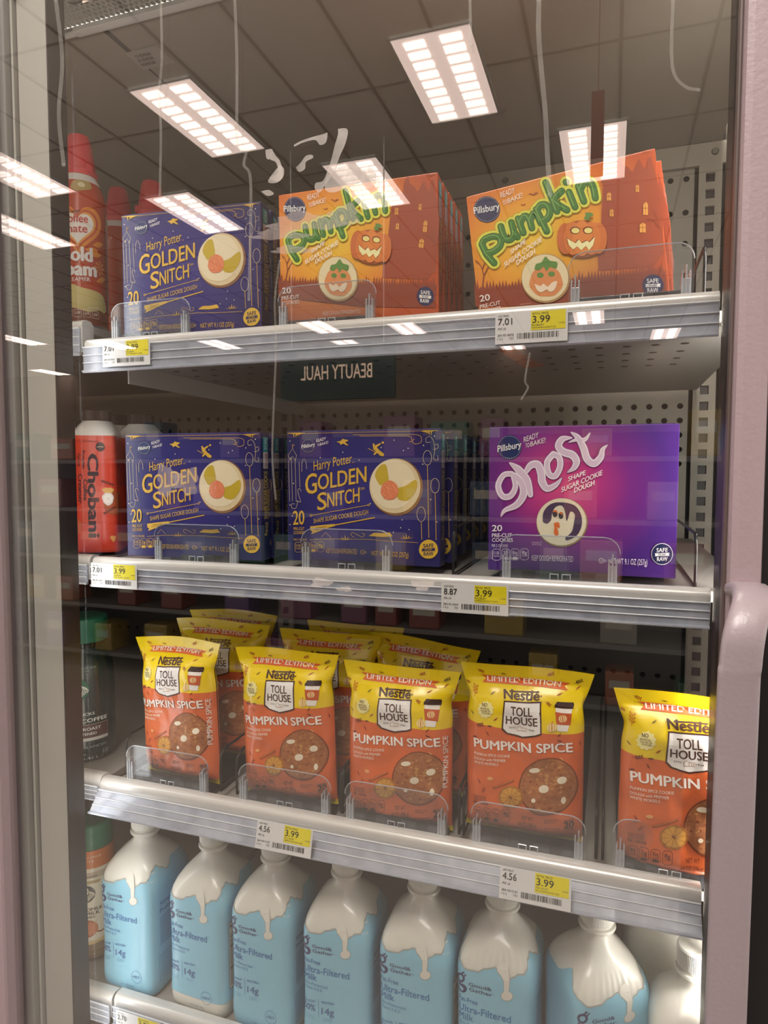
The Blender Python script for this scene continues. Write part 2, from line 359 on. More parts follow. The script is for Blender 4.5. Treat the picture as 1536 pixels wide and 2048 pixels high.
def upright(x):
    g = G(); w = .018; g.box(x-w, x-.007, BY-.02, BY-.012, -.95, .524); g.box(x+.007, x+w, BY-.02, BY-.012, -.95, .524)
    z = -.95; sl = []
    while z < .5:
        g.box(x-.007, x+.007, BY-.02, BY-.012, z, z+.0125); z += .0275
    g.box(x-.007, x+.007, BY-.02, BY-.012, z, .524)
    g.obj('slotted_upright', beige_metal, cab, world=True)
    g = G(); g.box(x-.0065, x+.0065, BY-.011, BY-.009, -.95, .5); g.obj('slot_shadow_plate', dark_strip, cab, world=True)
upright(.148); upright(-.66)
g = G(); g.box(.172, .19, .10, BY, -1.4, .60); g.obj('side_wall', liner, cab, world=True)
g = G(); g.box(-1.30, -1.26, .10, BY, -1.4, .60); g.obj('side_wall', liner, cab, world=True)
# roof liner with a seam, falling a little towards the back, rolled down at the right
CY = .125
def ceilpan(x0, x1, name='roof_panel', roll=True):
    g = G(); n = 6; zf, zb = .567, .563; y1 = BY-.004
    g.add([(x0, CY, zf), (x1, CY, zf), (x1, y1, zb), (x0, y1, zb), (x0, CY, zf+.01), (x1, CY, zf+.01), (x1, y1, zb+.01), (x0, y1, zb+.01)],
          [(0, 3, 2, 1), (4, 5, 6, 7), (0, 1, 5, 4), (1, 2, 6, 5), (2, 3, 7, 6), (3, 0, 4, 7)]); return g.obj(name, liner, cab, world=True)
sx = at(205, 87, CY).x
ceilpan(-1.25, sx-.002); ceilpan(sx+.002, .165)
g = G(); g.box(sx-.004, sx+.004, CY, BY-.004, .5665, .575); g.obj('roof_seam', dark_strip, cab, world=True)
# front edge trim of the roof and the honeycomb air outlet in front of it
g = G(); g.box(sx-.035, .165, CY-.014, CY-.002, .5600, .5665, b=.001); g.box(-1.25, sx-.036, CY-.008, CY-.002, .5620, .5665, b=.001); g.obj('roof_edge_trim', white_metal, cab, world=True)
g = G(); hr = .0042; y0, y1 = .035, CY-.013; j = 0; y = y0
while y < y1:
    x = -.95+(hr*.9 if j % 2 else 0)
    while x < .12:
        a = [(x+hr*math.sin(PI/3*k), y+hr*math.cos(PI/3*k)) for k in range(6)]; b = [(x+hr*.8*math.sin(PI/3*k), y+hr*.8*math.cos(PI/3*k)) for k in range(6)]
        g.add([(p, q, .5665) for p, q in a]+[(p, q, .5665) for p, q in b]+[(p, q, .578) for p, q in b], [q for k in range(6) for q in ((k, (k+1) % 6, 6+(k+1) % 6, 6+k), (6+k, 6+(k+1) % 6, 12+(k+1) % 6, 12+k))])
        x += hr*1.8
    y += hr*1.58; j += 1
o = g.obj('honeycomb_outlet', mat('honeycomb_plastic', '#b9bab0', .5), cab, world=True); o['kind'] = 'stuff'
g = G(); g.box(-.97, .165, .03, CY-.001, .582, .586); g.obj('outlet_duct', mat('duct_dark', '#3c3834', .7), cab, world=True)
g = G(); g.box(-.97, .165, .018, .034, .562, .60, b=.002); g.obj('header_bar', white_metal, cab, world=True)
p = at(175, 48, .07)
g = G(); g.tube([(p.x-.03, .075, .566), (p.x-.02, .07, .560), (p.x+.0, .07, .560)], .0012, 6); g.tube([(p.x-.005, .07, .560), (p.x+.022, .07, .560)], .0032, 10, 1)
sm(g.obj('sensor_probe', [black_rub, mat('probe_steel', '#c8b8ac', .2, .9)], cab, world=True))
g = G(); g.tube([(p.x+.008, .064+.006*math.cos(t), .562+.008*math.sin(t)) for t in [k*PI/6 for k in range(12)]], .0015, 6, closed=True); g.obj('cable_tie', white_metal, cab, world=True)
p = at(300, 118, .2); st = Art(lambda a, b: (a, b))
g = G(); a_ = p.x; yy = .175; g.add([(a_-.022, yy, .5655), (a_+.03, yy, .5655), (a_+.03, yy+.04, .5653), (a_-.022, yy+.04, .5653)], [(0, 3, 2, 1)]); g.obj('sensor_sticker', mat('sticker_white', '#a9a297', .5), cab, world=True)
for k, t_ in enumerate(('SENSOR', 'EL SENSOR', 'LE SENSOR')): st.T(t_, (a_-.018+k*.003, yy+.026-k*.009), (a_+.006+k*.003, yy+.026-k*.009), -.0055, '#2a2420', .02)
st.put('sensor_lettering', cab, lambda x, y, o_: (x-cab.location.x, y-cab.location.y, .5653-o_-cab.location.z))
# mullions
xl = at(60, 925, .03).x; xr = at(118, 925, .03).x
g = G(); g.box(xl, xr, .030, .040, -1.4, .575); g.obj('mullion_face', pale_panel, cab, world=True)
g = G(); g.box(xr-.004, xr+.0005, .0395, .056, -1.4, .56); g.box(xr, xr+.002, .028, .05, -1.4, .56); g.obj('mullion_trim', dark_strip, cab, world=True)
g = G(); g.box(xl-.028, xl-.010, .020, .032, -1.4, .60, b=.002); g.box(xl-.052, xl-.032, .012, .030, -1.4, .60, b=.002); g.obj('gasket_strip', gasket_m, cab, world=True)
g = G(); g.box(xl-.011, xl-.003, .034, .036, -1.4, .60); g.box(xl-.033, xl-.027, .03, .034, -1.4, .60); g.obj('gasket_groove', dark_strip, cab, world=True)
g = G(); g.box(xl-.008, xl-.005, .028, .038, -1.4, .60); g.obj('gasket_lip', pale_panel, cab, world=True)
g = G()
for q in (xl-.0375,):
    for k in range(78): g.lathe([(.0001, 0), (.0007, 0), (.0007, .0006)], 6); n_ = 18; g.v[-n_:] = [(q+x, .0116+z*.1, .55-k*.022+y) for x, y, z in g.v[-n_:]]
o = g.obj('vent_pinholes', dark_strip, cab, world=True); o['kind'] = 'stuff'
XR = .0925
g = G(); g.box(XR, XR+.02, .022, .092, -1.4, .62, b=.002); g.obj('right_mullion', dark_strip, cab, world=True)
g = G(); g.box(XR+.002, XR+.19, .012, .03, -1.4, .64, b=.002); g.obj('mullion_face', black_rub, cab, world=True)
g = G(); g.box(-1.3, .19, .09, BY, -1.5, -.98); g.obj('base_plinth', liner, cab, world=True)
for (x, y, nm) in ((XR+.0195, .103, 'led_strip'), (xr-.006, .052, 'led_strip')):
    g = G(); g.box(x-.008, x+.0, y, y+.006, -.95, .54); g.obj(nm, mat('led_tube', '#fff6ea', emit=3, noise_amt=0), cab, world=True)
# ------------------------------------------------------------------ glass door
xg0 = at(8, 925, 0).x-.008; xg1 = .0865
door = thing('glass_door', 'closed clear glass door in a mauve grey frame with a pull handle', 'door', ((xg0+xg1)/2, 0, -1.35))
g = G(); g.box(xg0-.006, xg1+.006, 0, .005, -1.32, .68); g.obj('glass_pane', glass, door, world=True)
g = G(); g.box(xg0-.07, xg0, -.016, .012, -1.38, .74, b=.004); g.obj('left_stile', mauve, door, world=True)
x2 = at(1480, 925, -.02).x
g = G(); g.box(xg1+.0015, xg1+.0255, -.022, .010, -1.38, .74, b=.006); g.obj('right_stile', mauve, door, world=True)
g = G(); g.box(xg1-.001, xg1+.0015, -.010, .0, -1.32, .7, b=.001); g.obj('glazing_bead', mat('bead_brown', '#5a4c48', .4), door, world=True)
g = G(); g.box(xg0-.07, xg1+.05, -.022, .010, .68, .75, b=.004); g.obj('top_rail', mauve, door, world=True)
g = G(); g.box(xg0-.07, xg1+.05, -.022, .010, -1.39, -1.30, b=.004); g.obj('bottom_rail', mauve, door, world=True)
# pull handle: a thick flat bar bowed out from the right stile
zt = at(1490, 1186, -.09).z; hx = .0868
path = [(hx+.013, -.014, zt-.010), (hx+.013, -.045, zt-.006), (hx+.010, -.070, zt-.010), (hx+.003, -.086, zt-.026), (hx, -.090, zt-.050), (hx-.001, -.090, zt-.10), (hx-.002, -.090, zt-.45), (hx+.003, -.078, zt-.50), (hx+.008, -.05, zt-.512), (hx+.012, -.014, zt-.51)]
P_ = bez(path, 5); g = G(); rings = []; seg = 14
for i, p in enumerate(P_):
    t = (P_[min(i+1, len(P_)-1)]-P_[max(i-1, 0)]).normalized(); u = Vector((1, 0, 0)); w = t.cross(u).normalized()
    for k in range(seg):
        a = 2*PI*k/seg; c, s_ = math.cos(a), math.sin(a)
        rings.append(p+u*(.0135*math.copysign(abs(c)**.6, c))+w*(.0065*math.copysign(abs(s_)**.6, s_)))
g.add(rings, [(i*seg+k, i*seg+(k+1) % seg, (i+1)*seg+(k+1) % seg, (i+1)*seg+k) for i in range(len(P_)-1) for k in range(seg)]+[tuple(range(seg)), tuple(len(rings)-1-k for k in range(seg))])
sm(g.obj('pull_handle', mat('handle_paint', '#93868b', .35, noise_amt=.03, scale=300, bump=.12), door, world=True), 60)
# dried marks on the glass
def on_glass(px, py): q = at(px, py, -.0004); return (q.x, q.z)
ra = Art(on_glass)
for blob in ([(545, 300), (552, 312), (560, 322), (566, 345), (562, 360), (548, 362), (540, 356), (556, 345), (552, 325), (540, 318)],
             [(588, 290), (600, 283), (622, 275), (648, 268), (655, 266), (652, 285), (640, 290), (630, 280), (605, 286), (590, 293)],
             [(592, 335), (602, 325), (612, 312), (624, 310), (626, 316), (612, 324), (610, 338), (598, 344)],
             [(676, 258), (692, 257), (696, 266), (690, 290), (680, 312), (672, 335), (664, 352), (652, 368), (640, 385), (630, 378), (632, 366), (646, 362), (656, 340), (664, 315), (670, 290), (676, 270)],
             [(560, 330), (568, 338), (566, 355), (552, 366), (536, 362)], [(522, 383), (538, 380), (548, 388), (535, 392)], [(531, 300), (545, 299), (540, 318), (533, 316)],
             [(655, 350), (680, 335), (700, 328), (725, 338), (735, 355), (700, 372), (668, 385), (650, 378)],
             [(720, 345), (740, 335), (752, 350), (748, 372), (730, 378)]):
    ra.P(blob, residue.name, 1, smooth=4)
MATS[residue.name] = residue
SG = lambda x, z, o_: (x-door.location.x, -.0003-o_-door.location.y, z-door.location.z)
ra.put('glue_residue', door, SG)
rb = Art(on_glass)
for (pts, w) in (([(470, 0), (474, 120), (474, 280), (478, 295), (492, 305), (488, 330), (500, 350), (502, 420), (498, 600)], 6), ([(322, 0), (324, 120), (318, 190), (322, 260), (320, 395)], 5),
                 ([(112, 0), (125, 120), (118, 230), (128, 330)], 8), ([(940, 0), (942, 90)], 6), ([(1078, 0), (1078, 80), (1090, 220), (1095, 310), (1100, 390)], 10),
                 ([(1346, 0), (1344, 130), (1368, 172), (1398, 180)], 7),
                 ([(560, 520), (550, 600), (552, 700), (545, 900), (552, 1000)], 4), ([(1060, 705), (1050, 760), (1056, 775), (1042, 800)], 4)):
    rb.K(pts, w, streak_m.name, 1, smooth=5)
rb.put('dried_streak', door, SG, base=.0003)
rc = Art(on_glass)
random.seed(3)
for (cx, cy, rx, ry) in ((560, 470, 55, 10), (610, 445, 70, 18), (690, 430, 30, 20), (585, 500, 40, 8), (335, 960, 22, 30), (375, 962, 24, 26), (642, 1165, 20, 9), (690, 1178, 15, 5), (845, 1170, 22, 10)):
    rc.E(cx, cy, rx, ry, residue.name if cy > 1100 else patch_m.name, 2, 20, wob=.22, seed=cx)
rc.put('smudge', door, SG, base=.0003)
# ------------------------------------------------------------------ shelves
SPLIT = -.632; XE = .090
def shelf(x0, x1, ztop, h, label, drop=0.0, splay=0.0, grp=None):
    cx = (x0+x1)/2; t = thing('cooler_shelf', label, 'shelf', (cx, .35, ztop-.02))
    g = G(); g.box(x0, min(x1+.055, .135) if x1 > 0 else x1, .1045, BY-.03, ztop-.016-drop, ztop-.006-drop, b=.001); g.obj('deck', mat('deck_grey_enamel', '#97938d', .45, noise_amt=.04, scale=10), t, world=True)
    g = G(); n = int((x1-x0)/.03)
    for i in range(n):
        for j in range(5): x = x0+(i+.5)*.03; g.lathe([(.0001, 0), (.0045, 0), (.0045, .0004)], 10); g.v[-30:] = [(x+a, .16+j*.05+b, ztop-.0166-drop+c) for a, b, c in g.v[-30:]]
    o = g.obj('underside_perforation', dark_strip, t, world=True); o['kind'] = 'stuff'
    pr = [(.10, ztop-.02), (.086, ztop-.02)]
    pr = [(.104, ztop-.006), (.1, ztop-.001)]+[(.092-.008*math.sin(a), ztop-.008+.008*math.cos(a)) for a in [PI/10*k for k in range(7)]]+[(.0835, ztop-h*.6), (.086, ztop-h+.004), (.104, ztop-h+.004)]
    g = G(); g.ext(pr, x0, x1); sm(g.obj('front_lip', mat('lip_metal', '#d4d2cf', .28, .15, noise_amt=.03), t, world=True), 40)
    # plastic price channel: back web, ridges, bottom hook
    a = .0805; b = .0805-splay; z0 = ztop-.012; z1 = ztop-h
    def yz(f): return (a+(b-a)*f, z0+(z1-z0)*f)
    pr = [(yz(0)[0]+.0015, yz(0)[1]), yz(0)]
    for f in (.12, .30, .34, .40, .62, .66, .92):
        y, z = yz(f); pr.append((y, z))
        if f in (.30, .62): pr.append((y-.0012, z-.0004)); 
    y, z = yz(1); pr += [(y-.003, z+.0015), (y-.003, z), (y, z-.0015), (y+.0015, z)]
    g = G(); g.ext(pr, x0+.001, x1-.001); g.obj('price_channel', strip_pl, t, world=True)
    for f, r in ((.0, .0009), (.33, .0006), (.64, .0006), (1.0, .0013)):
        y, z = yz(f); g = G(); g.tube([(x0+.001, y-.001, z), (x1-.001, y-.001, z)], r, 6); g.obj('channel_ridge', mat('channel_ridge_plastic', '#e6e9ee', .2, alpha=.85), t, world=True)
    for xx in (x0+.02, x1-.02):
        g = G(); g.plate([(xx-.001, ztop-.05), (xx+.001, ztop-.05), (xx+.001, ztop-.017), (xx-.001, ztop-.017)], .14, BY-.02)
        g.obj('bracket', white_metal, t, world=True); return t
Z1, Z2, Z3, Z4 = .167, -.109, -.400, -.692
shelf(SPLIT, XE, Z1, .042, 'uppermost white main cooler shelf carrying purple and orange cookie dough boxes', drop=.009)
shelf(SPLIT+.004, XE, Z2, .036, 'second white main cooler shelf carrying blue boxes and the magenta box')
shelf(SPLIT+.008, XE, Z3, .034, 'third white main cooler shelf carrying yellow and orange dough bags', drop=.008, splay=.018)
shelf(SPLIT+.022, XE, Z4, .036, 'lowest main cooler shelf carrying pale blue milk bottles', drop=.009)
ZL1, ZL2, ZL3, ZL4 = .192, -.107, -.397, -.694
shelf(-1.24, SPLIT-.003, ZL1, .045, 'short left cooler shelf end under the red capped spray cans')
shelf(-1.24, SPLIT+.0, ZL2, .036, 'short left cooler shelf end under the red orange creamer bottle')
shelf(-1.24, SPLIT+.008, ZL3, .030, 'short left cooler shelf end under the dark green coffee bottle')
shelf(-1.24, SPLIT+.018, ZL4, .036, 'short left cooler shelf end under the cream and orange bottle')
# ------------------------------------------------------------------ price tags
def price_tag(px, py, unit, l1, l2, code, label, Y=.0765, tilt=0.0, wid=.070, roll=0, date='7/27'):
    c = at(px, py, Y); t = thing('price_tag', label, 'price tag', (c.x, Y, c.z), rot=(tilt, roll, 0)); H = wid*.44
    g = G(); g.box(0, wid, -.0004, 0, -H, 0); g.obj('card', mat('tag_paper', '#dcdcdc', .5, noise_amt=.02), t)
    A = Art(lambda x, y: (x*wid/100, -y*wid/100))
    A.P([(50, 1), (97, 1), (97, 27), (50, 27)], '#e6d81e', 1)
    A.T('UNIT PRICE', (4, 6), (19, 6), 2.6, '#333333'); A.T(unit, (4, 17), (24, 17), 9, '#333333', .01); A.T('PER LB', (4, 24), (15, 24), 3, '#444444')
    A.T('RETAIL PRICE', (52, 6), (74, 6), 3, '#333333'); A.T('3.99', (52, 17), (76, 17), 9.5, '#222222', .01)
    A.T(l1, (51, 21.5), (68, 21.5), 2.6, '#333333'); A.T(l2, (51, 25), (84, 25), 2.2, '#333333'); A.T('12436', (88, 20), (96, 20), 2, '#444444')
    A.T(code, (3, 33), (26, 33), 3, '#333333'); A.T('1-5-2', (3, 38), (11, 38), 3, '#333333'); A.T(date, (20, 38), (26, 38), 3, '#333333')
    rnd = random.Random(code+unit); x = 31
    while x < 88:
        w = rnd.choice((.5, .8, 1.3)); A.P([(x, 30), (x+w, 30), (x+w, 38), (x, 38)], '#151515', 1); x += w+rnd.choice((.5, .9, 1.4))
    A.put('printed_lettering', t, lambda x, y, o_: (x, -.0004-o_, y)); return t
price_tag(205, 684, '7.01', 'PILLSBURY', 'RTB SHAPE 9.1OZ', '284 00 0041', 'yellow and white price tag hanging under the top left purple box')
price_tag(991, 627, '7.01', 'PILLSBURY', 'RTB PUMPKIN SHAPE 9.1OZ', '284 00 0078', 'yellow and white 7.01 price tag under the right orange box')
price_tag(182, 1125, '7.01', 'PILLSBURY', 'RTB SMART SHAPE', '284 00 4041', 'yellow and white price tag at left end of second shelf')
price_tag(883, 1165, '8.87', 'PILLSBURY', 'RTBAKE CUTOUT 7.3OZ', '284 00 4254', 'yellow and white price tag with 8.87 unit price on second shelf')
price_tag(516, 1638, '4.56', 'TOLL HOUSE', 'PUMPKIN SPICE BAR 14OZ', '284 00 0159', 'yellow and white 4.56 price tag under the second dough bag', Y=.062, tilt=-.25)
price_tag(1001, 1730, '4.56', 'TOLL HOUSE', 'FALL COOKIE DOUGH 14OZ', '284 00 0181', 'yellow and white 4.56 price tag under the fourth dough bag', Y=.062, tilt=-.25, date='7/31')
price_tag(232, 2018, '2.70', 'GOOD GATHER', 'UF MILK 52OZ', '284 00 0207', 'yellow and white 2.70 price tag at the bottom shelf edge')
# ------------------------------------------------------------------ pusher trays with clear stops
def tray(pl, pr, Yf, ztop, py_ref, label, h=.050, depth=.40, lip=False, wires=(-1, 1)):
    a = at(pl, py_ref, Yf).x; b = at(pr, py_ref, Yf).x; w = b-a; cx = (a+b)/2
    t = thing('pusher_tray', label, 'shelf tray', (cx, Yf, ztop-.006)); z0 = .0
    W_ = .5*w
    g = G(); g.box(-W_+.004, W_-.004, .006, depth, -.0085 if ztop != Z2 else 0, .0055 if ztop == Z2 else -.001, b=.001); g.box(-W_+.01, W_-.01, .004, .012, 0, .013, b=.001); g.obj('tray_base', black_pl, t)
    for k in range(4): x = -W_+w*(k+.5)/4; g = G(); g.box(x-w*.07, x+w*.07, .0015, .0037, .002, .012, b=.0006); g.obj('base_slot', mat('slot_grey', '#3a3a3e', .3), t)
    for x in [q*(W_+.010) for q in wires]:
        g = G(); g.tube(bez([(x, .012, .003), (x, .012, .04), (x, .02, .052), (x, .06, .055), (x, depth, .055), ], 4), .0016, 6); g.tube([(x, .012, .003), (x, depth, .003)], .0016, 6)
        sm(g.obj('side_wire', black_pl, t), 60)
    r = .016; pts = [(-W_, -.002), (W_, -.002), (W_, h-r)]+[(W_-r+r*math.cos(q), h-r+r*math.sin(q)) for q in [PI/12*k for k in range(1, 7)]]+[(-W_+r-r*math.sin(q), h-r+r*math.cos(q)) for q in [PI/12*k for k in range(0, 6)]]+[(-W_, h-r)]
    g = G(); g.plate(pts, -.001, .001); s_ = g.obj('clear_stop', acrylic, t)
    g = G(); g.tube([(x, 0, z) for x, z in pts[2:]], .00065, 5); g.obj('rim', acr_edge, s_)
    for x in (-W_+.007, W_-.007):
        g = G()
        for dx in (-.0035, 0, .0035): g.box(x+dx-.0008, x+dx+.0008, -.003, .004, .004, .034-abs(dx)*1.5, b=.0003)
        g.box(x-.0045, x+.0045, -.0014, .0030, .0, .022, b=.0004); g.obj('clip', acr_edge, t)
    g = G()
    for x in (-.008, .004): g.tube([(x, -.002, .003), (x, -.002, .011), (x+.008, -.002, .011), (x+.008, -.002, .003)], .0008, 5, closed=True)
    g.obj('latch', acr_edge, t)
    if lip:
        g = G(); g.box(-W_-.004, W_+.0, -.012, -.001, -.004, -.001, b=.0004); g.box(-W_-.004, W_, -.0135, -.0115, -.012, -.002, b=.0004); g.obj('mounting_foot', acr_edge, t)
    return t
TY = .100
tray(222, 380, TY, Z1, 620, 'clear stop tray holding the top left purple box', wires=())
tray(556, 752, TY, Z1, 610, 'clear stop tray holding the middle orange pumpkin box', wires=())
tray(1136, 1388, TY, Z1, 580, 'clear stop tray holding the right orange pumpkin box', h=.056, wires=(1,))
tray(309, 478, TY, Z2, 1100, 'clear stop tray in front of the left second shelf blue box', lip=True, wires=())
tray(602, 785, TY, Z2, 1120, 'clear stop tray in front of the middle second shelf blue box', wires=(1.85,))
tray(1000, 1240, TY, Z2, 1140, 'clear stop tray in front of the magenta and violet box', lip=True, wires=(1.86,))
tray(254, 417, TY, Z3, 1560, 'clear stop tray in front of the leftmost dough bag', lip=True)
tray(478, 662, TY, Z3, 1600, 'clear stop tray in front of the second dough bag from left')
tray(690, 896, TY, Z3, 1620, 'clear stop tray in front of the third dough bag from left')
tray(941, 1172, TY, Z3, 1660, 'clear stop tray in front of the fourth dough bag from left', lip=True)
tray(1226, 1452, TY, Z3, 1690, 'clear stop tray in front of the rightmost cut off dough bag', h=.056, wires=(-1,))
# ------------------------------------------------------------------ cookie dough boxes
BW, BH, BD = .188, .154, .0235
GOLD = '#d8ae3e'; NAVY = '#1d2452'; CREAM = '#e9dcb0'
def seal(A, cx, cy, r, disc, ink_, ring=None):
    if ring: A.E(cx, cy, r*1.06, r*1.06, ring, 2)
    A.E(cx, cy, r, r, disc, 3, 40, wob=.012 if not ring else 0)
    A.T('SAFE', (cx-r*.55, cy-r*.18), (cx+r*.55, cy-r*.2), r*.40, ink_, .02, 4); A.P([(cx-r*.72, cy-r*.08), (cx+r*.72, cy-r*.12), (cx+r*.66, cy+r*.04), (cx+r*.72, cy+r*.18), (cx-r*.72, cy+r*.2), (cx-r*.66, cy+r*.06)], ink_, 4)
    A.T('TO EAT', (cx-r*.4, cy+r*.14), (cx+r*.4, cy+r*.12), r*.17, disc, .02, 5); A.T('RAW', (cx-r*.52, cy+r*.68), (cx+r*.52, cy+r*.66), r*.40, ink_, .02, 4)
def logo(A, cx, cy, r, dx=0, col=NAVY):
    A.E(cx, cy, r, r, col, 2)
    for k in range(36): t = 2*PI*k/36; A.E(cx+r*.92*math.cos(t), cy+r*.92*math.sin(t), r*.028, r*.028, '#f0f0f0', 3, 6)
    A.T('Pillsbury', (cx-r*.98, cy+r*.38), (cx+r*.98, cy+r*.02), r*.52, '#f4f4f2', .02, 4)
def ready(A, x0, y0, x1, y1, h, x2, y2, x3, y3, h2):
    A.T('READY', (x0, y0), (x1, y1), h*.8, '#eeeae6', .004, 3); A.T('TO', (x2, y2), (x2+(x3-x2)*.2, y2+(y3-y2)*.2), h2*.75, '#eeeae6', 0, 3); A.T('BAKE!', (x2+(x3-x2)*.25, y2+(y3-y2)*.25), (x3, y3), h2*.85, '#eeeae6', .004, 3)
def nutri(A, xs, y0, y1, col, first='110', fill=None):
    for i, x in enumerate(xs):
        w = (xs[1]-xs[0])*.42 if len(xs) > 1 else 25; hh = y1-y0
        pts = [(x-w, y0+hh*.15), (x-w*.6, y0), (x+w*.6, y0), (x+w, y0+hh*.15), (x+w, y1-hh*.12), (x+w*.5, y1), (x-w*.5, y1), (x-w, y1-hh*.12)]
        A.K(pts, 2.6, col, 2, closed=True)
        A.T(first if i == 0 else ('2g', '85mg', '8g')[(i-1) % 3], (x-w*.65, y0+hh*.48), (x+w*.65, y0+hh*.5), hh*.3, col, .01, 3)
        A.T(('CALORIES', 'SAT FAT', 'SODIUM', 'SUGARS')[i % 4], (x-w*.7, y0+hh*.68), (x+w*.7, y0+hh*.7), hh*.13, col, 0, 3)
        if i in (1, 2): A.E(x, y1-hh*.16, w*.75, hh*.12, col, 3)
def curl(A, pts, w, col, ly=2): A.K(pts, w, col, ly, smooth=5)
def snitch_art():
    A = Art(crop_conv(550, 820, 410/1536, .12, (88, 163), (1258, 160), BW, BH)); G_ = GOLD; W_ = '#f1efe6'
    logo(A, 250, 275, 52, col='#1b2a5c'); ready(A, 312, 250, 385, 232, 30, 320, 280, 403, 260, 24)
    # small riders on brooms, kept as plain silhouettes
    A.P([(465, 248), (500, 240), (512, 225), (530, 232), (556, 236), (545, 248), (528, 250), (558, 278), (540, 276), (518, 262), (495, 272), (490, 258)], G_, 2)
    A.P([(740, 268), (752, 264), (758, 282), (800, 262), (804, 270), (772, 295), (790, 318), (828, 348), (820, 366), (792, 358), (776, 336), (750, 356), (745, 345), (765, 325), (745, 310)], G_, 2); A.K([(704, 302), (800, 350)], 4, G_, 2); A.E(817, 260, 9, 9, G_, 2)
    A.T('Harry Potter', (288, 465), (580, 410), 72, G_, .004, 2); A.T('TM', (580, 415), (598, 411), 10, G_, 0, 2)
    A.T('G', (222, 645), (312, 630), 150, G_, .018, 3); A.T('OLDEN', (318, 612), (690, 556), 118, G_, .018, 3)
    A.T('S', (312, 768), (385, 755), 130, G_, .018, 3); A.T('NITCH', (388, 745), (635, 706), 108, G_, .018, 3); A.T('TM', (640, 622), (672, 616), 20, G_, 0, 3)
    A.K([(268, 804), (697, 734)], 4, G_, 2); A.E(262, 805, 9, 9, G_, 2); A.E(262, 805, 5, 5, '#33306e', 3); A.E(703, 733, 9, 9, G_, 2); A.E(703, 733, 5, 5, '#33306e', 3)
    A.T('SHAPE SUGAR COOKIE DOUGH', (282, 864), (698, 802), 34, G_, .006, 3)
    A.P([(255, 888), (330, 880), (440, 872), (448, 886), (380, 905), (262, 947), (272, 925), (258, 918)], G_, 2); A.K([(300, 900), (380, 890)], 3, '#6a521c', 3); A.K([(290, 915), (370, 900)], 3, '#6a521c', 3)
    A.K([(440, 881), (745, 830)], 8, G_, 2)
    A.T('20', (125, 872), (213, 870), 104, G_, .02, 3); A.T('PRE-CUT', (130, 914), (213, 914), 22, G_, .01, 3); A.T('COOKIES', (130, 944), (213, 944), 22, G_, .01, 3); A.T('PER 2 COOKIES', (130, 992), (232, 994), 15, G_, 0, 3)
    nutri(A, (163, 222, 278, 334), 1006, 1082, G_)
    A.T('KEEP DOUGH REFRIGERATED', (372, 1090), (608, 1104), 36, G_, 0, 3); A.K([(652+16*math.cos(k*PI/8), 1090+16*math.sin(k*PI/8)) for k in range(16)], 3, G_, 2, closed=True); A.T('U', (646, 1098), (658, 1099), 16, G_, 0, 3); A.T('D', (670, 1100), (682, 1100), 16, G_, 0, 3)
    A.T('NET WT 9.1 OZ (257g)', (718, 1116), (1000, 1136), 36, G_, .006, 3); seal(A, 1153, 1078, 72, '#dcb43c', '#2a2a5c')
    A.E(914, 600, 203, 218, '#8a5f3a', 2, 48); A.E(905, 592, 194, 208, '#dcc9a0', 3, 48); A.E(892, 580, 172, 186, '#e8dab8', 4, 40)
    A.P([(768, 470), (800, 432), (838, 428), (852, 480), (858, 560), (820, 572), (795, 585), (770, 550), (755, 510)], '#c5ab32', 5, smooth=3)
    A.P([(925, 608), (990, 590), (1058, 548), (1076, 580), (1060, 640), (1010, 700), (960, 704), (922, 680)], '#c2a82c', 5, smooth=3); A.E(865, 625, 68, 74, '#e2825a', 6, 30, wob=.02)
    for k in range(60):
        a = random.random()*6.28; q = random.random()**.5; A.E(865+62*q*math.cos(a), 625+66*q*math.sin(a), 5, 5, '#ee9a6e', 7, 6)
    for (cx, cy, yb) in ((1155, 382, 990), (1210, 595, 1010), (1101, 810, 1004)):
        A.K([(cx+32*math.cos(k*PI/12), cy+56*math.sin(k*PI/12)) for k in range(24)], 3.5, '#cdbb9a', 2, closed=True); A.K([(cx, cy+56), (cx+2, yb)], 4, G_, 2)
    for x in (98, 120, 148, 178): A.K([(x, 350+abs(x-130)), (x+4, 695 if x < 160 else 590)], 2.6, '#cdbb9a', 2)
    A.K([(108, 380), (95, 345), (130, 295), (160, 345), (150, 390), (130, 350), (108, 380)], 3, '#cdbb9a', 2); A.K([(130, 295), (130, 260), (148, 266), (130, 274)], 3, G_, 2); A.K([(198, 470), (200, 400), (215, 370), (232, 400), (235, 450)], 3, '#cdbb9a', 2)
    curl(A, [(190, 620), (180, 600), (165, 610), (175, 660), (185, 700), (150, 690)], 3, '#cdbb9a'); curl(A, [(165, 690), (150, 745), (120, 745), (118, 715), (140, 715)], 3, '#cdbb9a')
    A.K([(95, 180), (1245, 176)], 2.6, G_, 2); A.K([(592, 198), (1040, 202)], 2.6, G_, 2); A.K([(640, 208), (1000, 212)], 2.4, G_, 2)
    curl(A, [(1040, 202), (1105, 215), (1108, 262), (1062, 275), (1042, 250), (1060, 238)], 3, G_); curl(A, [(1000, 212), (1035, 225), (1035, 258), (1018, 255)], 3, G_)
    curl(A, [(1180, 262), (1150, 265), (1148, 232), (1180, 222), (1205, 260), (1212, 330), (1202, 390), (1235, 400), (1232, 365)], 3, '#cdbb9a'); curl(A, [(1200, 320), (1235, 310), (1235, 280), (1215, 285)], 3, '#cdbb9a')
    for sx_, s_ in ((85, 1), (1245, -1)):
        for k in range(4): A.P([(sx_+s_*k*28, 172), (sx_+s_*(k*28+60), 176), (sx_+s_*(60+k*10), 215-k*8), (sx_+s_*(50+k*20), 182)], G_, 3)
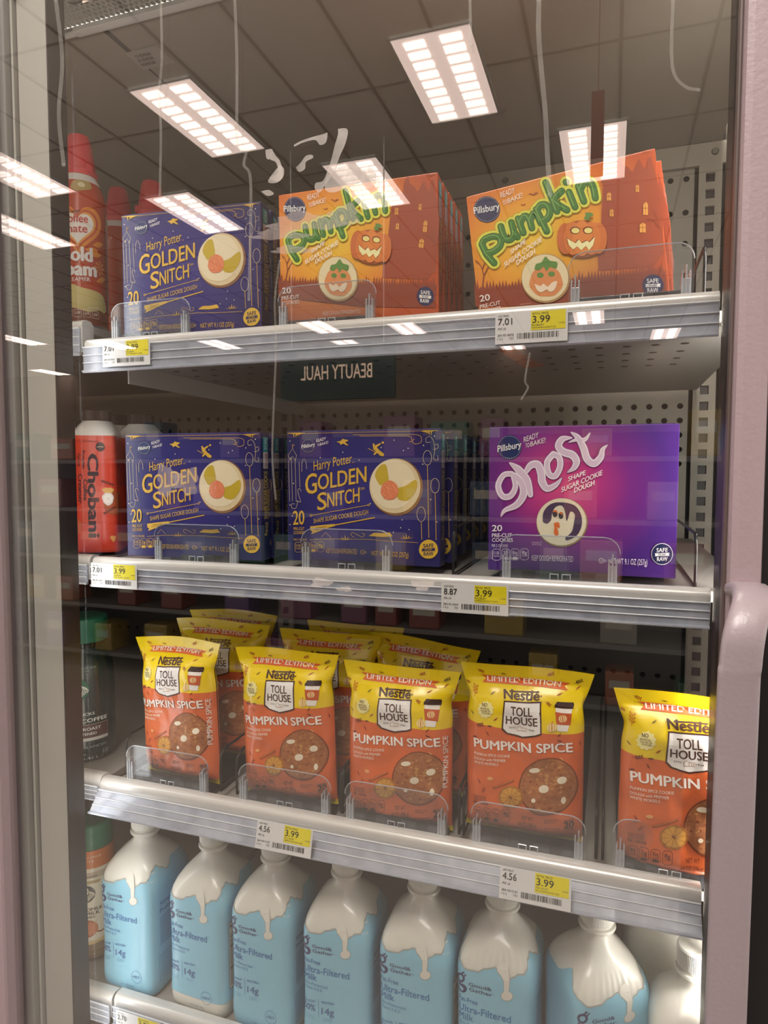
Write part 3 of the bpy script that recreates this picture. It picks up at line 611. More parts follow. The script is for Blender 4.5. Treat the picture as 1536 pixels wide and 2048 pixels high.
    curl(A, [(250, 990), (400, 985), (560, 990), (700, 995), (850, 1010), (1075, 1026)], 3, G_)
    for cx in (520, 985):
        for k in (-2, -1, 0, 1, 2): A.P([(cx+k*12-4, 994), (cx+k*26, 955+abs(k)*14), (cx+k*12+6, 994)], G_, 3, smooth=2)
    curl(A, [(590, 975), (565, 960), (575, 940), (610, 955), (650, 975), (668, 955), (645, 945)], 3, G_); A.K([(342, 970), (372, 936), (412, 975)], 3, G_, 2)
    A.P([(700, 968), (740, 945), (800, 950), (860, 945), (880, 975), (800, 978)], GOLD, 2)
    rnd = random.Random(5)
    for k in range(34):
        x, y = rnd.uniform(100, 1240), rnd.uniform(200, 970)
        if (x-914)**2+(y-600)**2 > 225**2 and not (215 < x < 700 and 400 < y < 950): A.E(x, y, 4.5, 4.5, '#e8dcc0', 1, 8)
    return A
def pumpkin_art():
    A = Art(crop_conv(900, 280, 636/1536, .12, (75, 286), (968, 60), BW, BH)); GR = '#3f7a2c'; YL = '#dfe04e'
    # dusk silhouettes of a house, tree and grass
    A.P([(715, 345), (722, 235), (712, 215), (735, 190), (742, 150), (752, 190), (775, 200), (780, 135), (800, 100), (815, 140), (842, 150), (860, 175), (878, 145), (893, 112), (912, 150), (930, 165), (935, 110), (948, 100), (1000, 300), (1005, 560), (960, 620), (700, 640), (690, 500), (712, 430)], '#9c4222', 1)
    for (x, y, w, h) in ((750, 288, 10, 20), (922, 345, 11, 32), (908, 436, 14, 24), (762, 365, 9, 18), (884, 250, 8, 18)):
        A.P([(x-w, y+h), (x-w, y-h*.5), (x, y-h), (x+w, y-h*.6), (x+w, y+h)], '#e5a44a', 3); A.K([(x, y-h), (x, y+h)], 2, '#9c4222', 4); A.K([(x-w, y), (x+w, y)], 2, '#9c4222', 4)
    gp = [(118, 805), (112, 722)]; x = 112; rnd = random.Random(2)
    while x < 1000: gp += [(x, 725-.09*(x-112)-rnd.uniform(10, 46)), (x+8, 725-.09*(x-112))]; x += 15
    gp += [(1015, 640), (1020, 760), (600, 800)]; A.P(gp, '#8c3a1f', 2)
    for p in ([(150, 720), (158, 660), (148, 620), (130, 590)], [(158, 660), (180, 615), (195, 585)], [(150, 630), (162, 600), (160, 575)], [(130, 600), (118, 585)], [(985, 400), (965, 370), (960, 340)], [(990, 440), (960, 400), (925, 395)]): A.K(p, [5, 4, 3, 2][:len(p)] if len(p) < 4 else [7, 5, 4, 2], '#8a3c20', 3)
    for (x, y, s_) in ((392, 275, 26), (345, 325, 15), (930, 80, 22)): A.P([(x-s_, y), (x-s_*.4, y-s_*.25), (x, y), (x+s_*.4, y-s_*.4), (x+s_, y-s_*.3), (x+s_*.4, y), (x, y+s_*.25), (x-s_*.4, y)], '#b05a22', 2)
    logo(A, 174, 345, 62); ready(A, 240, 293, 306, 268, 34, 250, 328, 343, 290, 28)
    LT = [([(150, 512), (172, 560), (207, 600)], 0), ([(150, 512), (165, 488), (205, 474), (236, 486), (236, 518), (205, 545), (178, 552)], 1),
          ([(240, 428), (252, 470), (272, 492), (298, 478), (300, 450), (290, 410)], 1), ([(300, 450), (318, 478)], 0),
          ([(322, 392), (345, 458)], 0), ([(332, 412), (350, 380), (372, 392), (386, 436)], 1), ([(378, 402), (394, 368), (412, 378), (428, 412)], 1),
          ([(408, 348), (456, 452)], 0), ([(410, 356), (428, 328), (458, 330), (472, 362), (458, 392), (438, 402)], 1),
          ([(452, 222), (505, 358)], 0), ([(528, 262), (492, 308), (552, 352)], 1), ([(562, 268), (590, 338)], 0), ([(548, 220), (549, 221)], 0),
          ([(606, 240), (632, 312)], 0), ([(614, 266), (632, 226), (662, 222), (678, 252), (686, 296)], 1)]
    for pts, s_ in LT: A.K(pts, 62, '#c9a526', 4, smooth=4 if s_ else 0); A.K(pts, 54, YL, 5, smooth=4 if s_ else 0)
    for pts, s_ in LT: A.K(pts, 33, '#2c5a20', 6, smooth=4 if s_ else 0); A.K(pts, 27, GR, 7, smooth=4 if s_ else 0)
    for pts, s_ in LT: A.K([(x-6, y-5) for x, y in pts], 4, '#86b55c', 8, smooth=4 if s_ else 0)
    A.T('SHAPE', (286, 562), (358, 508), 22, '#f2eee6', .025, 9); A.T('SUGAR COOKIE', (256, 622), (434, 498), 23, '#f2eee6', .025, 9); A.T('DOUGH', (314, 612), (402, 556), 23, '#f2eee6', .025, 9)
    A.E(622, 490, 118, 88, '#a8501c', 9, 44)
    for dx, rx, c in ((-78, 40, '#c9682a'), (78, 40, '#cf6f2c'), (-42, 44, '#d97a30'), (44, 44, '#d97a30'), (0, 46, '#e28636')): A.E(622+dx, 488, rx, 84-abs(dx)*.14, c, 10+(3-int(abs(dx)/30)), 30)
    A.P([(630, 398), (640, 378), (636, 368), (660, 366), (678, 375), (672, 384), (655, 390), (662, 404)], '#5e8a3c', 14)
    for ex in (590, 650): A.E(ex, 450, 24, 18, '#8a3a14', 14); A.E(ex+2, 452, 19, 13, '#f0e28a', 15)
    mth = [(552, 488), (570, 500), (592, 512), (607, 494), (622, 512), (645, 500), (658, 508), (684, 480), (674, 522), (655, 545), (640, 524), (618, 545), (600, 526), (580, 540), (560, 520)]
    A.P([(x-3, y-4) for x, y in mth], '#8a3a14', 14); A.P(mth, '#f4eeb0', 15)
    A.E(450, 675, 115, 116, '#b08a54', 9, 44); A.E(447, 672, 109, 110, '#e6d8ae', 10, 44)
    A.E(452, 690, 78, 74, '#dd8d52', 11, 30, wob=.03); A.P([(398, 632), (405, 608), (430, 600), (450, 572), (470, 592), (505, 600), (498, 630), (470, 622), (455, 642), (440, 620), (420, 638)], '#5a8a3a', 12, smooth=3)
    A.E(425, 660, 16, 12, '#5a8a3a', 12); A.E(478, 655, 16, 12, '#5a8a3a', 12)
    A.P([(398, 700), (425, 712), (440, 700), (460, 715), (480, 695), (505, 690), (492, 730), (470, 740), (455, 728), (430, 742), (408, 730)], '#efdcc0', 13, smooth=2)
    A.T('20', (140, 784), (188, 776), 30, '#f2ece6', .015, 9); A.T('PRE-CUT', (140, 817), (237, 796), 18, '#f2ece6', .01, 9); A.T('COOKIES', (142, 842), (240, 822), 18, '#f2ece6', .01, 9)
    A.T('ENLARGED TO SHOW DETAIL', (330, 800), (380, 795), 6, '#e0b090', 0, 9); A.T('KEEP DOUGH REFRIGERATED', (380, 870), (590, 835), 20, '#e8d0c0', 0, 9)
    seal(A, 955, 708, 50, NAVY, '#f0eeea', '#f0eeea'); return A
def ghost_art():
    A = Art(crop_conv(940, 820, 500/1536, .12, (115, 106), (1306, 98), BW, BH)); LW = '#dcc6dc'; WH = '#f2e8f2'
    logo(A, 238, 232, 76, col='#16285e'); ready(A, 328, 203, 420, 172, 42, 338, 238, 462, 204, 36)
    LT = [([(250, 398), (200, 405), (165, 470), (190, 535), (240, 535), (272, 480), (262, 415)], [34, 34, 36, 38, 38, 34, 34]), ([(268, 410), (312, 455), (322, 525), (280, 590), (205, 625), (180, 662)], [40, 46, 48, 42, 26, 5]),
          ([(240, 330), (290, 370), (345, 440), (365, 530)], [10, 48, 48, 34]), ([(340, 385), (372, 345), (415, 345), (435, 400), (440, 450), (470, 492), (525, 470), (562, 428)], [30, 44, 50, 50, 50, 44, 32, 5]),
          ([(512, 278), (472, 330), (482, 400), (520, 415), (552, 360), (548, 300), (512, 278)], [38]*7),
          ([(628, 178), (570, 185), (545, 228), (575, 265), (630, 285), (655, 325), (640, 365), (598, 394)], [8, 40, 46, 48, 50, 46, 34, 5]), ([(625, 145), (665, 175), (700, 240), (722, 310), (765, 340), (808, 300), (820, 255), (850, 226)], [8, 36, 46, 48, 46, 40, 28, 4]), ([(610, 206), (660, 190), (710, 190), (742, 150)], [5, 22, 26, 6])]
    for p, w in LT: A.K(p, [q+8 for q in w], '#8c4a8e', 2, smooth=5)
    for p, w in LT: A.K(p, w, WH, 3, smooth=5)
    for p, w in LT: A.K(p, [max(q-16, 1) for q in w], LW, 4, smooth=5)
    A.T('SHAPE', (602, 450), (712, 410), 29, '#f6eef2', .03, 5); A.T('SUGAR COOKIE', (558, 518), (816, 412), 31, '#f6eef2', .03, 5); A.T('DOUGH', (638, 522), (766, 474), 31, '#f6eef2', .03, 5)
    A.E(560, 706, 161, 153, '#9a8060', 2, 48); A.E(557, 702, 155, 147, '#e8dfc4', 3, 48)
    A.P([(440, 700), (445, 640), (490, 590), (560, 580), (640, 600), (680, 660), (682, 730), (650, 790), (590, 818), (580, 800), (620, 765), (636, 700), (640, 655), (612, 640), (590, 700), (580, 640), (560, 600), (520, 610), (498, 650), (492, 690), (465, 712)], '#4e3a58', 4, smooth=3)
    A.E(517, 650, 16, 22, '#4a4048', 5); A.E(554, 662, 15, 22, '#4a4048', 5); A.P([(505, 640), (510, 628), (530, 632), (534, 648), (520, 640)], '#e2743a', 6, smooth=2); A.P([(544, 646), (556, 640), (566, 660), (556, 655)], '#e2743a', 6, smooth=2)
    A.P([(508, 708), (540, 704), (545, 740), (530, 735), (538, 775), (522, 790), (508, 768), (512, 740)], '#e2743a', 5, smooth=3)
    A.T('20', (122, 754), (186, 754), 38, '#f2ecf2', .02, 5); A.T('PRE-CUT', (122, 791), (246, 792), 23, '#f2ecf2', .015, 5); A.T('COOKIES', (122, 820), (252, 822), 23, '#f2ecf2', .015, 5); A.T('PER 2 COOKIES', (120, 852), (220, 855), 17, '#e6dcea', 0, 5)
    nutri(A, (148, 206, 264, 323), 866, 936, '#e6dcea'); A.T('ENLARGED TO', (370, 832), (432, 834), 10, '#d8b8d0', 0, 5); A.T('SHOW DETAIL', (370, 845), (430, 847), 10, '#d8b8d0', 0, 5)
    A.T('KEEP DOUGH REFRIGERATED', (368, 940), (626, 952), 34, '#e6dcea', 0, 5); A.K([(802+15*math.cos(k*PI/8), 948+15*math.sin(k*PI/8)) for k in range(16)], 3, '#e6dcea', 2, closed=True); A.T('U', (796, 956), (808, 956), 16, '#e6dcea', 0, 5); A.T('D', (820, 958), (834, 958), 16, '#e6dcea', 0, 5)
    A.T('NET WT 9.1 OZ (257g)', (850, 968), (1088, 980), 36, '#f0e8f0', .006, 5); seal(A, 1182, 912, 64, NAVY, '#f2f0f2', '#f2f0f2'); return A
def side_art(txt, c1, c2):
    A = Art(lambda a, b: (a, b)); k = BD
    def TT(s, v0, v1, u, h, col):            # letters run up the narrow end of the carton
        v, f = text2d(s, .01); A.raw([(u-h*y, v0+(v1-v0)*x) for x, y in v], f, col, 2)
    TT(txt, .05*1, .108, k*.72, k*.42, c1); TT('GOLDEN' if 'Pot' in txt else 'Pre-cut', .030, .046, k*.72, k*.4, c2); TT('1. LET SIT 15 MIN BAKE', .05, .085, k*.92, k*.16, c2)
    A.P([(k*.25, BH*.855), (k*.8, BH*.855), (k*.8, BH*.965), (k*.25, BH*.965)], '#2fb0be', 1); A.P([(k*.25, BH*.72), (k*.8, BH*.72), (k*.8, BH*.85), (k*.25, BH*.85)], '#d8d4dc', 1)
    TT('SCAN', BH*.87, BH*.955, k*.72, k*.34, '#e8f4f4'); TT('TO COOK', BH*.73, BH*.84, k*.72, k*.3, '#a02a48'); return A
def carton(label, body, art, sart, grp, loc, rot=(0, 0, 0)):
    t = thing('cookie_dough_box', label, 'box', loc, grp, rot)
    g = G(); g.box(0, BW, 0, BD, 0, BH, b=.0008)
    b_ = g.obj('carton', MATS[body], t)
    art.put('front_print', t, lambda x, y, o_: (x, -o_, y), base=.0002, lift=.00016)
    sart.put('end_print', t, lambda x, y, o_: (BW+o_, x, y), base=.0001)
    g = G(); g.box(BW*.02, BW*.98, .0012, .0018, BH-.0002, BH+.0006); g.box(BW-.0002, BW+.0004, BD*.96, BD*.99, .004, BH-.004); g.obj('glued_flap', MATS[body], t)
    return t
grad_mat('snitch_card', [(0, '#3a3580'), (.6, '#302c72'), (1, '#28255f')], BW*.5, BH*.5, .1, .1)
grad_mat('pumpkin_card', [(0, '#f0c83a'), (.38, '#eda832'), (.72, '#dc7a30'), (1.0, '#b8522a')], BW*.36, BH*.60, .125, .098)
grad_mat('ghost_card', [(0, '#e0548c'), (.35, '#b83a86'), (.65, '#7a2c86'), (1, '#4a2678')], BW*.42, BH*.60, .10, .095)
sn, pk, gh = snitch_art(), pumpkin_art(), ghost_art()
s1, s2, s3 = side_art('SHAPE SUGAR COOKIE', '#d8c270', '#d8c270'), side_art('shape sugar cookie dough', '#f0dca0', '#3c5a20'), side_art('shape sugar cookie', '#d0b8dc', '#d0b8dc')
ORD = ['', 'first', 'second', 'third', 'fourth', 'fifth', 'sixth', 'seventh', 'eighth']
def stack(t, n, step, dx=0.0, fall=0.0, labels=None, roll=0.0):
    for k in range(1, n+1):
        c = copy_tree(t); c.location = t.location+Vector((dx*k, step*k, -fall*k)); c.rotation_euler = t.rotation_euler; c.rotation_euler.y += roll*k
        c['label'] = ORD[k]+' '+labels[0]; c['group'] = labels[1]
YB = .12
# top shelf
a = at(218, 422, .082); b = at(499, 398, .104)
t = carton('purple cookie dough box on the top shelf beside the red capped cans', 'snitch_card', sn, s1, 'cookie dough boxes', (a.x, .104, Z1-.001), (0, 0, math.radians(5)))
stack(t, 3, .027, -.001, 0, ('purple cookie dough box standing behind the top left purple box', 'purple boxes behind the top left one'))
t.name = 'cookie_dough_box'
a = at(559, 396, .11)
t = carton('orange pumpkin cookie dough box in the middle of the top shelf', 'pumpkin_card', pk, s2, 'cookie dough boxes', (a.x, .112, Z1-.001), (0, math.radians(-.8), math.radians(2)))
stack(t, 4, .027, .0, .0, ('orange dough box standing behind the middle pumpkin box', 'orange boxes behind the middle one'))
a = at(932, 400, YB); b = at(1300, 305, YB)
ang = math.atan2(b.z-a.z, b.x-a.x)
ox = a.x+math.sin(ang)*BH; oz = a.z-math.cos(ang)*BH
t = carton('tilted orange pumpkin cookie dough box at the right of the top shelf', 'pumpkin_card', pk, s2, 'cookie dough boxes', (ox, YB, oz+.003), (0, -ang, 0))
for k in range(1, 8):
    an = ang*(1-k*.06); c = copy_tree(t); c.rotation_euler = (0, -an, 0)
    c.location = (ox+.004+k*.0022, YB+.0262*k, oz+.003); c['label'] = ORD[k]+' orange dough box leaning behind the tilted right pumpkin box'; c['group'] = 'orange boxes behind the tilted one'
# second shelf
def place(px0, py0, Y): q = at(px0, py0, Y); return q.x
ZB2 = at(888, 1135, YB).z
t2 = carton('blue cookie dough box left on the second shelf beside the creamer bottle', 'snitch_card', sn, s1, 'cookie dough boxes', (at(250, 860, .098).x, .098, ZB2-.001), (0, 0, math.radians(3)))
stack(t2, 4, .028, .0, 0, ('blue cookie dough box behind the left one of the second shelf', 'blue boxes behind the left one, second shelf'))
t3 = carton('blue cookie dough box in the middle of the second shelf', 'snitch_card', sn, s1, 'cookie dough boxes', (at(574, 866, YB).x, YB, ZB2))
stack(t3, 1, .038, .006, 0, ('second blue box just behind the middle blue box', 'blue boxes behind the middle one, second shelf'))
stack(t3, 5, .06, .0, .0, ('blue cookie dough box deep behind the middle blue box', 'blue boxes behind the middle one, second shelf'))
t4 = carton('magenta and violet ghost cookie dough box on the second shelf', 'ghost_card', gh, s3, 'cookie dough boxes', (at(979, 857, YB).x, YB, ZB2), (0, 0, 0))
stack(t4, 4, .027, .002, .001, ('violet cookie dough box standing behind the magenta one', 'violet boxes behind the magenta one'))
for t_ in (t, t2, t3, t4):
    if 'group' in t_: del t_['group']
# ------------------------------------------------------------------ dough bags
GWD, GHT = .1255, .186
BROWN = '#4a2418'; ORG = '#d9682f'
def bag_art():
    ax = at(880+140*.358, 1300+500*.358, YB); bx = at(880+797*.358, 1300+500*.358, YB); cx_ = (ax.x+bx.x)/2; top = at(880+460*.358, 1300+80*.358, YB).z; bot = at(880+460*.358, 1300+1030*.358, YB).z
    kz = GHT/(top-bot); kx = GWD/(bx.x-ax.x)
    def cv(a, b):
        p = at(880+a*.358, 1300+b*.358, YB); return ((p.x-cx_)*kx*.985, (p.z-bot)*kz)
    A = Art(cv)
    A.P([(228, 120), (463, 146), (704, 170), (676, 186), (700, 206), (455, 180), (236, 158), (258, 138)], '#e0662e', 1); A.T('LIMITED EDITION', (262, 152), (656, 190), 25, '#f6ead8', .025, 2, upright=False)
    A.T('Nestlé', (352, 236), (556, 252), 44, BROWN, .045, 2, upright=False); A.K([(388, 203), (545, 213)], 7, BROWN, 2); A.E(562, 232, 4, 4, BROWN, 2)
    A.P([(352, 246), (568, 258), (570, 432), (540, 440), (462, 452), (372, 428), (346, 402)], BROWN, 1); A.P([(360, 254), (560, 266), (562, 424), (535, 432), (462, 443), (378, 421), (355, 396)], '#eeeae6', 2)
    A.T('TOLL', (396, 322), (520, 330), 46, BROWN, .02, 3, upright=False); A.T('HOUSE', (368, 372), (548, 385), 44, BROWN, .025, 3, upright=False); A.T('ESTD', (388, 398), (424, 400), 9, BROWN, .01, 3); A.T('1939', (492, 408), (528, 412), 9, BROWN, .01, 3)
    A.K([(432, 412), (432, 395), (445, 384), (458, 395), (486, 396), (486, 414), (432, 412)], 2.5, '#b07a50', 3); A.K([(458, 395), (458, 414)], 2, '#b07a50', 3); A.K([(470, 414), (470, 402), (478, 402), (478, 414)], 2, '#b07a50', 3)
    n = 22; A.P([(250+(50 if i % 2 else 41)*math.cos(2*PI*i/n), 296+(50 if i % 2 else 41)*math.sin(2*PI*i/n)) for i in range(n)], '#f4e9a0', 1)
    A.T('NO', (226, 277), (258, 279), 19, BROWN, .02, 2); A.T('ARTIFICIAL', (218, 293), (274, 296), 10, BROWN, .01, 2); A.T('COLORS OR', (222, 306), (278, 309), 10, BROWN, .01, 2); A.T('FLAVORS', (232, 319), (280, 322), 10, BROWN, .01, 2)
    A.P([(652, 290), (748, 302), (713, 420), (657, 412)], '#f0eae2', 3); A.P([(646, 276), (656, 258), (748, 268), (756, 282), (752, 302), (644, 288)], '#3a1c16', 4); A.P([(649, 310), (744, 325), (729, 388), (653, 374)], '#c65a2c', 4)
    A.E(690, 346, 23, 20, '#f0d49a', 5); A.E(690, 346, 14, 20, '#c65a2c', 6); A.E(690, 346, 11, 18, '#f0d49a', 7); A.E(690, 346, 3, 18, '#c65a2c', 8)
    A.E(627, 393, 27, 25, '#f3dc9c', 3); A.E(627, 393, 17, 24, '#cf8a3c', 4); A.E(627, 393, 14, 22, '#f3dc9c', 5); A.E(627, 393, 4, 22, '#cf8a3c', 6); A.K([(627, 370), (632, 360)], 6, '#cf8a3c', 4)
    A.T('PUMPKIN SPICE', (188, 513), (747, 543), 51, '#8a3a20', .006, 2, upright=False); A.T('PUMPKIN SPICE', (185, 510), (744, 540), 50, '#f6efe8', .03, 3, upright=False)
    A.T('PUMPKIN SPICE COOKIE', (185, 553), (392, 560), 15, '#f6e6d4', .01, 2); A.T('DOUGH with PREMIER', (185, 580), (369, 585), 15, '#f6e6d4', .01, 2); A.T('WHITE MORSELS', (185, 603), (327, 608), 15, '#f6e6d4', .01, 2)
    A.E(606, 724, 166, 160, '#7c3a1c', 2, 44, wob=.008); A.E(606, 722, 158, 152, 'cookie_print', 3, 44, wob=.01)
    rnd = random.Random(9)
    for k in range(90):
        a_ = rnd.random()*6.28; q = rnd.random()**.5*142; A.E(606+q*math.cos(a_), 722+q*math.sin(a_), rnd.uniform(5, 14), rnd.uniform(3, 8), rnd.choice(['#8c4a26', '#b87842', '#96552c', '#c08a50']), 4, 7)
    for (x, y, rx, ry) in ((530, 632, 30, 14), (682, 690, 27, 20), (582, 733, 28, 22), (690, 806, 14, 20), (525, 792, 12, 12)): A.E(x, y+3, rx, ry, '#a8703c', 5); A.E(x, y, rx, ry, '#f0e4cc', 6, 18)
    A.K([(300, 730), (410, 688)], 13, '#a84e20', 2); A.K([(302, 727), (410, 685)], 3, '#d8884c', 3)
    A.E(398, 777, 70, 63, '#b07028', 4)
    for k in range(10): t_ = k*PI/5+.2; A.E(398+34*math.cos(t_), 777+31*math.sin(t_), 25, 22, '#d49a3e', 5, 16)
    for k in range(10): t_ = k*PI/5+.5; A.K([(398+12*math.cos(t_), 777+12*math.sin(t_)), (398+62*math.cos(t_), 777+56*math.sin(t_))], 2.5, '#a8662a', 6)
    A.K([(392, 772), (402, 782)], 10, '#8a5a28', 7)
    LC = '#a8401c'
    def leaf(x, y, s_, a_, col=LC):
        c, d = math.cos(a_)*s_, math.sin(a_)*s_
        A.K([(x-c, y-d), (x, y), (x+c, y+d)], [1, 3, 1], col, 2)
        for k in (-.5, 0, .5):
            for m in (-1, 1): A.P([(x+c*k, y+d*k), (x+c*(k+.35)-d*.45*m, y+d*(k+.35)+c*.45*m), (x+c*(k+.6)-d*.3*m, y+d*(k+.6)+c*.3*m)], col, 2)
    leaf(232, 98, 20, .5); leaf(592, 125, 22, -.3); leaf(185, 200, 34, -1.2, '#cf7a2a'); leaf(740, 160, 24, -.5, BROWN); leaf(606, 268, 20, .6); leaf(215, 384, 26, -.2, '#7a3018'); leaf(240, 750, 20, -1, '#a04018'); leaf(150, 155, 14, .5)
    for (x, y, a_, col) in ((352, 118, .2, '#8a6a18'), (290, 208, -.5, '#8a7a28'), (750, 192, -.8, LC), (660, 222, -.4, LC), (170, 318, .7, '#8a7a28'), (312, 345, -.6, LC), (265, 425, 1, '#8a3018'), (278, 384, .1, '#5a2414'), (668, 436, -.8, '#8a2c14'), (190, 452, -.2, '#6a2414'), (668, 470, .4, '#6a2414'), (215, 698, 1, '#8a3018'), (425, 958, 0, '#8a3018'), (680, 578, .8, '#e8b070'), (780, 500, 1.4, '#8a3018')):
        A.K([(x-16*math.cos(a_), y-16*math.sin(a_)), (x+3*math.sin(a_), y-3*math.cos(a_)+4), (x+16*math.cos(a_), y+16*math.sin(a_))], [1, 8, 1], col, 2, smooth=3)
    A.E(280, 680, 18, 10, '#e8a868', 2, 9)
    for y in (786, 797, 808): A.T('enlarged to show detail', (182, y), (256, y+3), 7, BROWN, .01, 2)
    A.T('PER 1 COOKIE', (182, 828), (270, 833), 14, BROWN, .015, 2); nutri(A, (207, 260, 314, 370), 848, 918, BROWN, '90')
    A.T('NET WT', (458, 905), (522, 909), 24, BROWN, .004, 2); A.T('14 OZ (396 g)', (438, 944), (541, 950), 27, BROWN, .004, 2)
    for k, s_ in enumerate(('Added colors from', 'natural sources')): A.T(s_, (584, 912+k*12), (660-k*20, 917+k*12), 8, BROWN, .01, 2)
    A.T('Keep Refrigerated', (586, 960), (670, 966), 9, BROWN, .01, 2)
    A.T('MAKES', (693, 926), (745, 930), 10, BROWN, .03, 2); A.T('20', (692, 962), (748, 966), 36, BROWN, .04, 2); A.T('COOKIES', (693, 977), (745, 981), 9, BROWN, .03, 2)
    A.T('Nestlé', (250, 968), (318, 974), 16, '#f4d8c0', .03, 2); A.T('PUMPKIN SPICE', (430, 1012), (664, 1022), 24, '#f4d8c0', .02, 2)
    return A
def bag_mats():
    m = bpy.data.materials.new('bag_film'); m.use_nodes = True; nt = m.node_tree; N = nt.nodes; L = nt.links; b = N['Principled BSDF']
    tc = N.new('ShaderNodeTexCoord'); sp = N.new('ShaderNodeSeparateXYZ'); L.new(tc.outputs['Object'], sp.inputs[0])
    cr = N.new('ShaderNodeValToRGB'); cr.color_ramp.interpolation = 'CONSTANT'; mr = N.new('ShaderNodeMapRange'); mr.inputs[2].default_value = GHT
    L.new(sp.outputs['Z'], mr.inputs[0]); L.new(mr.outputs[0], cr.inputs[0]); e = cr.color_ramp.elements
    e[0].position = 0; e[0].color = lin('#dcc01c'); e[1].position = .035; e[1].color = lin('#dc6a36'); q = e.new(.655); q.color = lin('#f2d312')
    L.new(cr.outputs[0], b.inputs['Base Color']); b.inputs['Roughness'].default_value = .3; b.inputs['Coat Weight'].default_value = .25; b.inputs['Coat Roughness'].default_value = .12
    nz = N.new('ShaderNodeTexNoise'); nz.inputs['Scale'].default_value = 28; nz.inputs['Distortion'].default_value = 1.2; L.new(tc.outputs['Object'], nz.inputs['Vector'])
    bp = N.new('ShaderNodeBump'); bp.inputs['Strength'].default_value = .35; bp.inputs['Distance'].default_value = .003; L.new(nz.outputs['Fac'], bp.inputs['Height']); L.new(bp.outputs[0], b.inputs['Normal'])
    MATS['bag_film'] = m
    mat('cookie_print', '#a5653a', .5, noise_amt=.35, scale=160)
bag_mats(); BA = bag_art()
def bag_surf(seed, puff=.021):
    def S(x, z, off, front=True):
        v = z/GHT; hw = GWD/2
        edge = min(1, max(0, (v-.012)/.10))*min(1, max(0, (.915-v)/.17)); edge = math.sin(min(1, edge)*PI/2)**.8
        u = min(1, abs(x)/hw); prof = (1-u**3.4)**.62 if u < 1 else 0
        y = puff*edge*prof
        n = noise.noise(Vector((x*38+seed*7, z*30, seed)))*.0032+noise.noise(Vector((x*90+seed, z*52, seed*3)))*.0014
        y += n*edge*(.4+.6*prof)
        if v > .895: y += .0006*math.sin((v-.895)/.105*PI*6)*(1 if front else -1)
        # folds running in from the ears of the seal
        y += .0007*math.exp(-((v-.86)/.05)**2)*math.sin(x*170+seed*2)
        y = max(y, .0007)
        bend = .004*math.sin(x*32+seed)*max(0, v-.8)/.2
        return ((-1 if front else 1)*(y+off))+bend
    return S
def xscale(v):  # ears: the flat seal is a touch wider, the waist under it narrower
    return 1+.15*max(0, (v-.82)/.18)**1.1-.03*math.exp(-((v-.80)/.06)**2)+.015*max(0, (.06-v)/.06)
def bag(label, loc, seed, rot=(0, 0, 0), puff=.021):
    t = thing('cookie_dough_bag', label, 'bag', loc, None, rot); S = bag_surf(seed, puff); nx, nz = 56, 96; g = G(); side = 2
    def hem(x, z): return z+.0014*math.sin(x*45+seed*1.7)*max(0, (z/GHT-.75))/.25-.05*(x*x/(GWD/2)**2-.0)*.03*(z/GHT)
    def pt(x, z, off, front=True): return (x*xscale(z/GHT), S(x, z, off, front), hem(x, z))
    for fr in (True, False):
        n0 = len(g.v)
        vs = [pt(-GWD/2+GWD*(.5-.5*math.cos(PI*i/nx)), GHT*j/nz, 0, fr) for j in range(nz+1) for i in range(nx+1)]
        fs = [((j*(nx+1)+i), (j*(nx+1)+i+1), ((j+1)*(nx+1)+i+1), ((j+1)*(nx+1)+i)) for j in range(nz) for i in range(nx)]
        g.add(vs, fs if fr else [q[::-1] for q in fs])
    o = g.obj('film_pouch', MATS['bag_film'], t, smooth=True)
    bm = bmesh.new(); bm.from_mesh(o.data); bmesh.ops.remove_doubles(bm, verts=bm.verts[:], dist=.00005); bm.to_mesh(o.data); bm.free(); o.data.polygons.foreach_set('use_smooth', [True]*len(o.data.polygons))
    BA.put('front_print', t, lambda x, z, off: pt(x, z, off), step=.004, base=.00045, lift=.00009)
    if seed in (1, 3): v, f = text2d('PUMPKIN SPICE', .02); A = Art(lambda a_, b_: (a_, b_)); A.raw([(GWD/2-.0035-y*.0048, .055+x*.06) for x, y in v], f, '#f2e4dc', 2); A.put('edge_lettering', t, lambda x, z, off: pt(x, z, off), step=.003, base=.0006)
    for z0 in (0,):
        pass
    return t
def bag_at(px, py, Y, label, seed, rot=(0, 0, 0), dz=0): p = at(px, py, Y); return bag(label, (p.x, Y, p.z), seed, rot)
YG = .128
def bagp(pl, pr, pyb, Y, label, seed, rz=0, ry=0, rx=0, zb=-.405):
    a = at(pl, pyb, Y); b = at(pr, pyb, Y); return bag(label, ((a.x+b.x)/2, Y, zb), seed, (rx, ry, rz))
B1 = bagp(284, 458, 1560, .135, 'leftmost dough bag, yellow over orange, in the front row', 1, math.radians(-8), math.radians(-2.5))
B2 = bagp(492, 680, 1600, .130, 'dough bag second from left in the front row', 2, math.radians(-1), math.radians(-2))
B3 = bagp(700, 905, 1640, .128, 'dough bag third from left in the front row', 3, 0, 0, zb=-.410)
B4 = bagp(931, 1168, 1660, .128, 'dough bag fourth from left, in front of the dark tray corner', 4, 0, 0, zb=-.397)
B5 = bagp(1242, 1495, 1680, .118, 'rightmost dough bag cut off by the dark door edge', 5, 0, math.radians(1), zb=-.407)
def bcopy(src, dx, dy, label, dz=0, rz=0, seed=None, ry=0):
    c = copy_tree(src); c.location = src.location+Vector((dx, dy, dz)); c.rotation_euler = (0, ry, rz); c['label'] = label; c['group'] = 'dough bags of the back rows'; return c
bcopy(B2, -.135, .062, 'dough bag behind the leftmost front bag', .014, math.radians(4)); bcopy(B1, .01, .11, 'hindmost dough bag behind the leftmost front bag', .016)
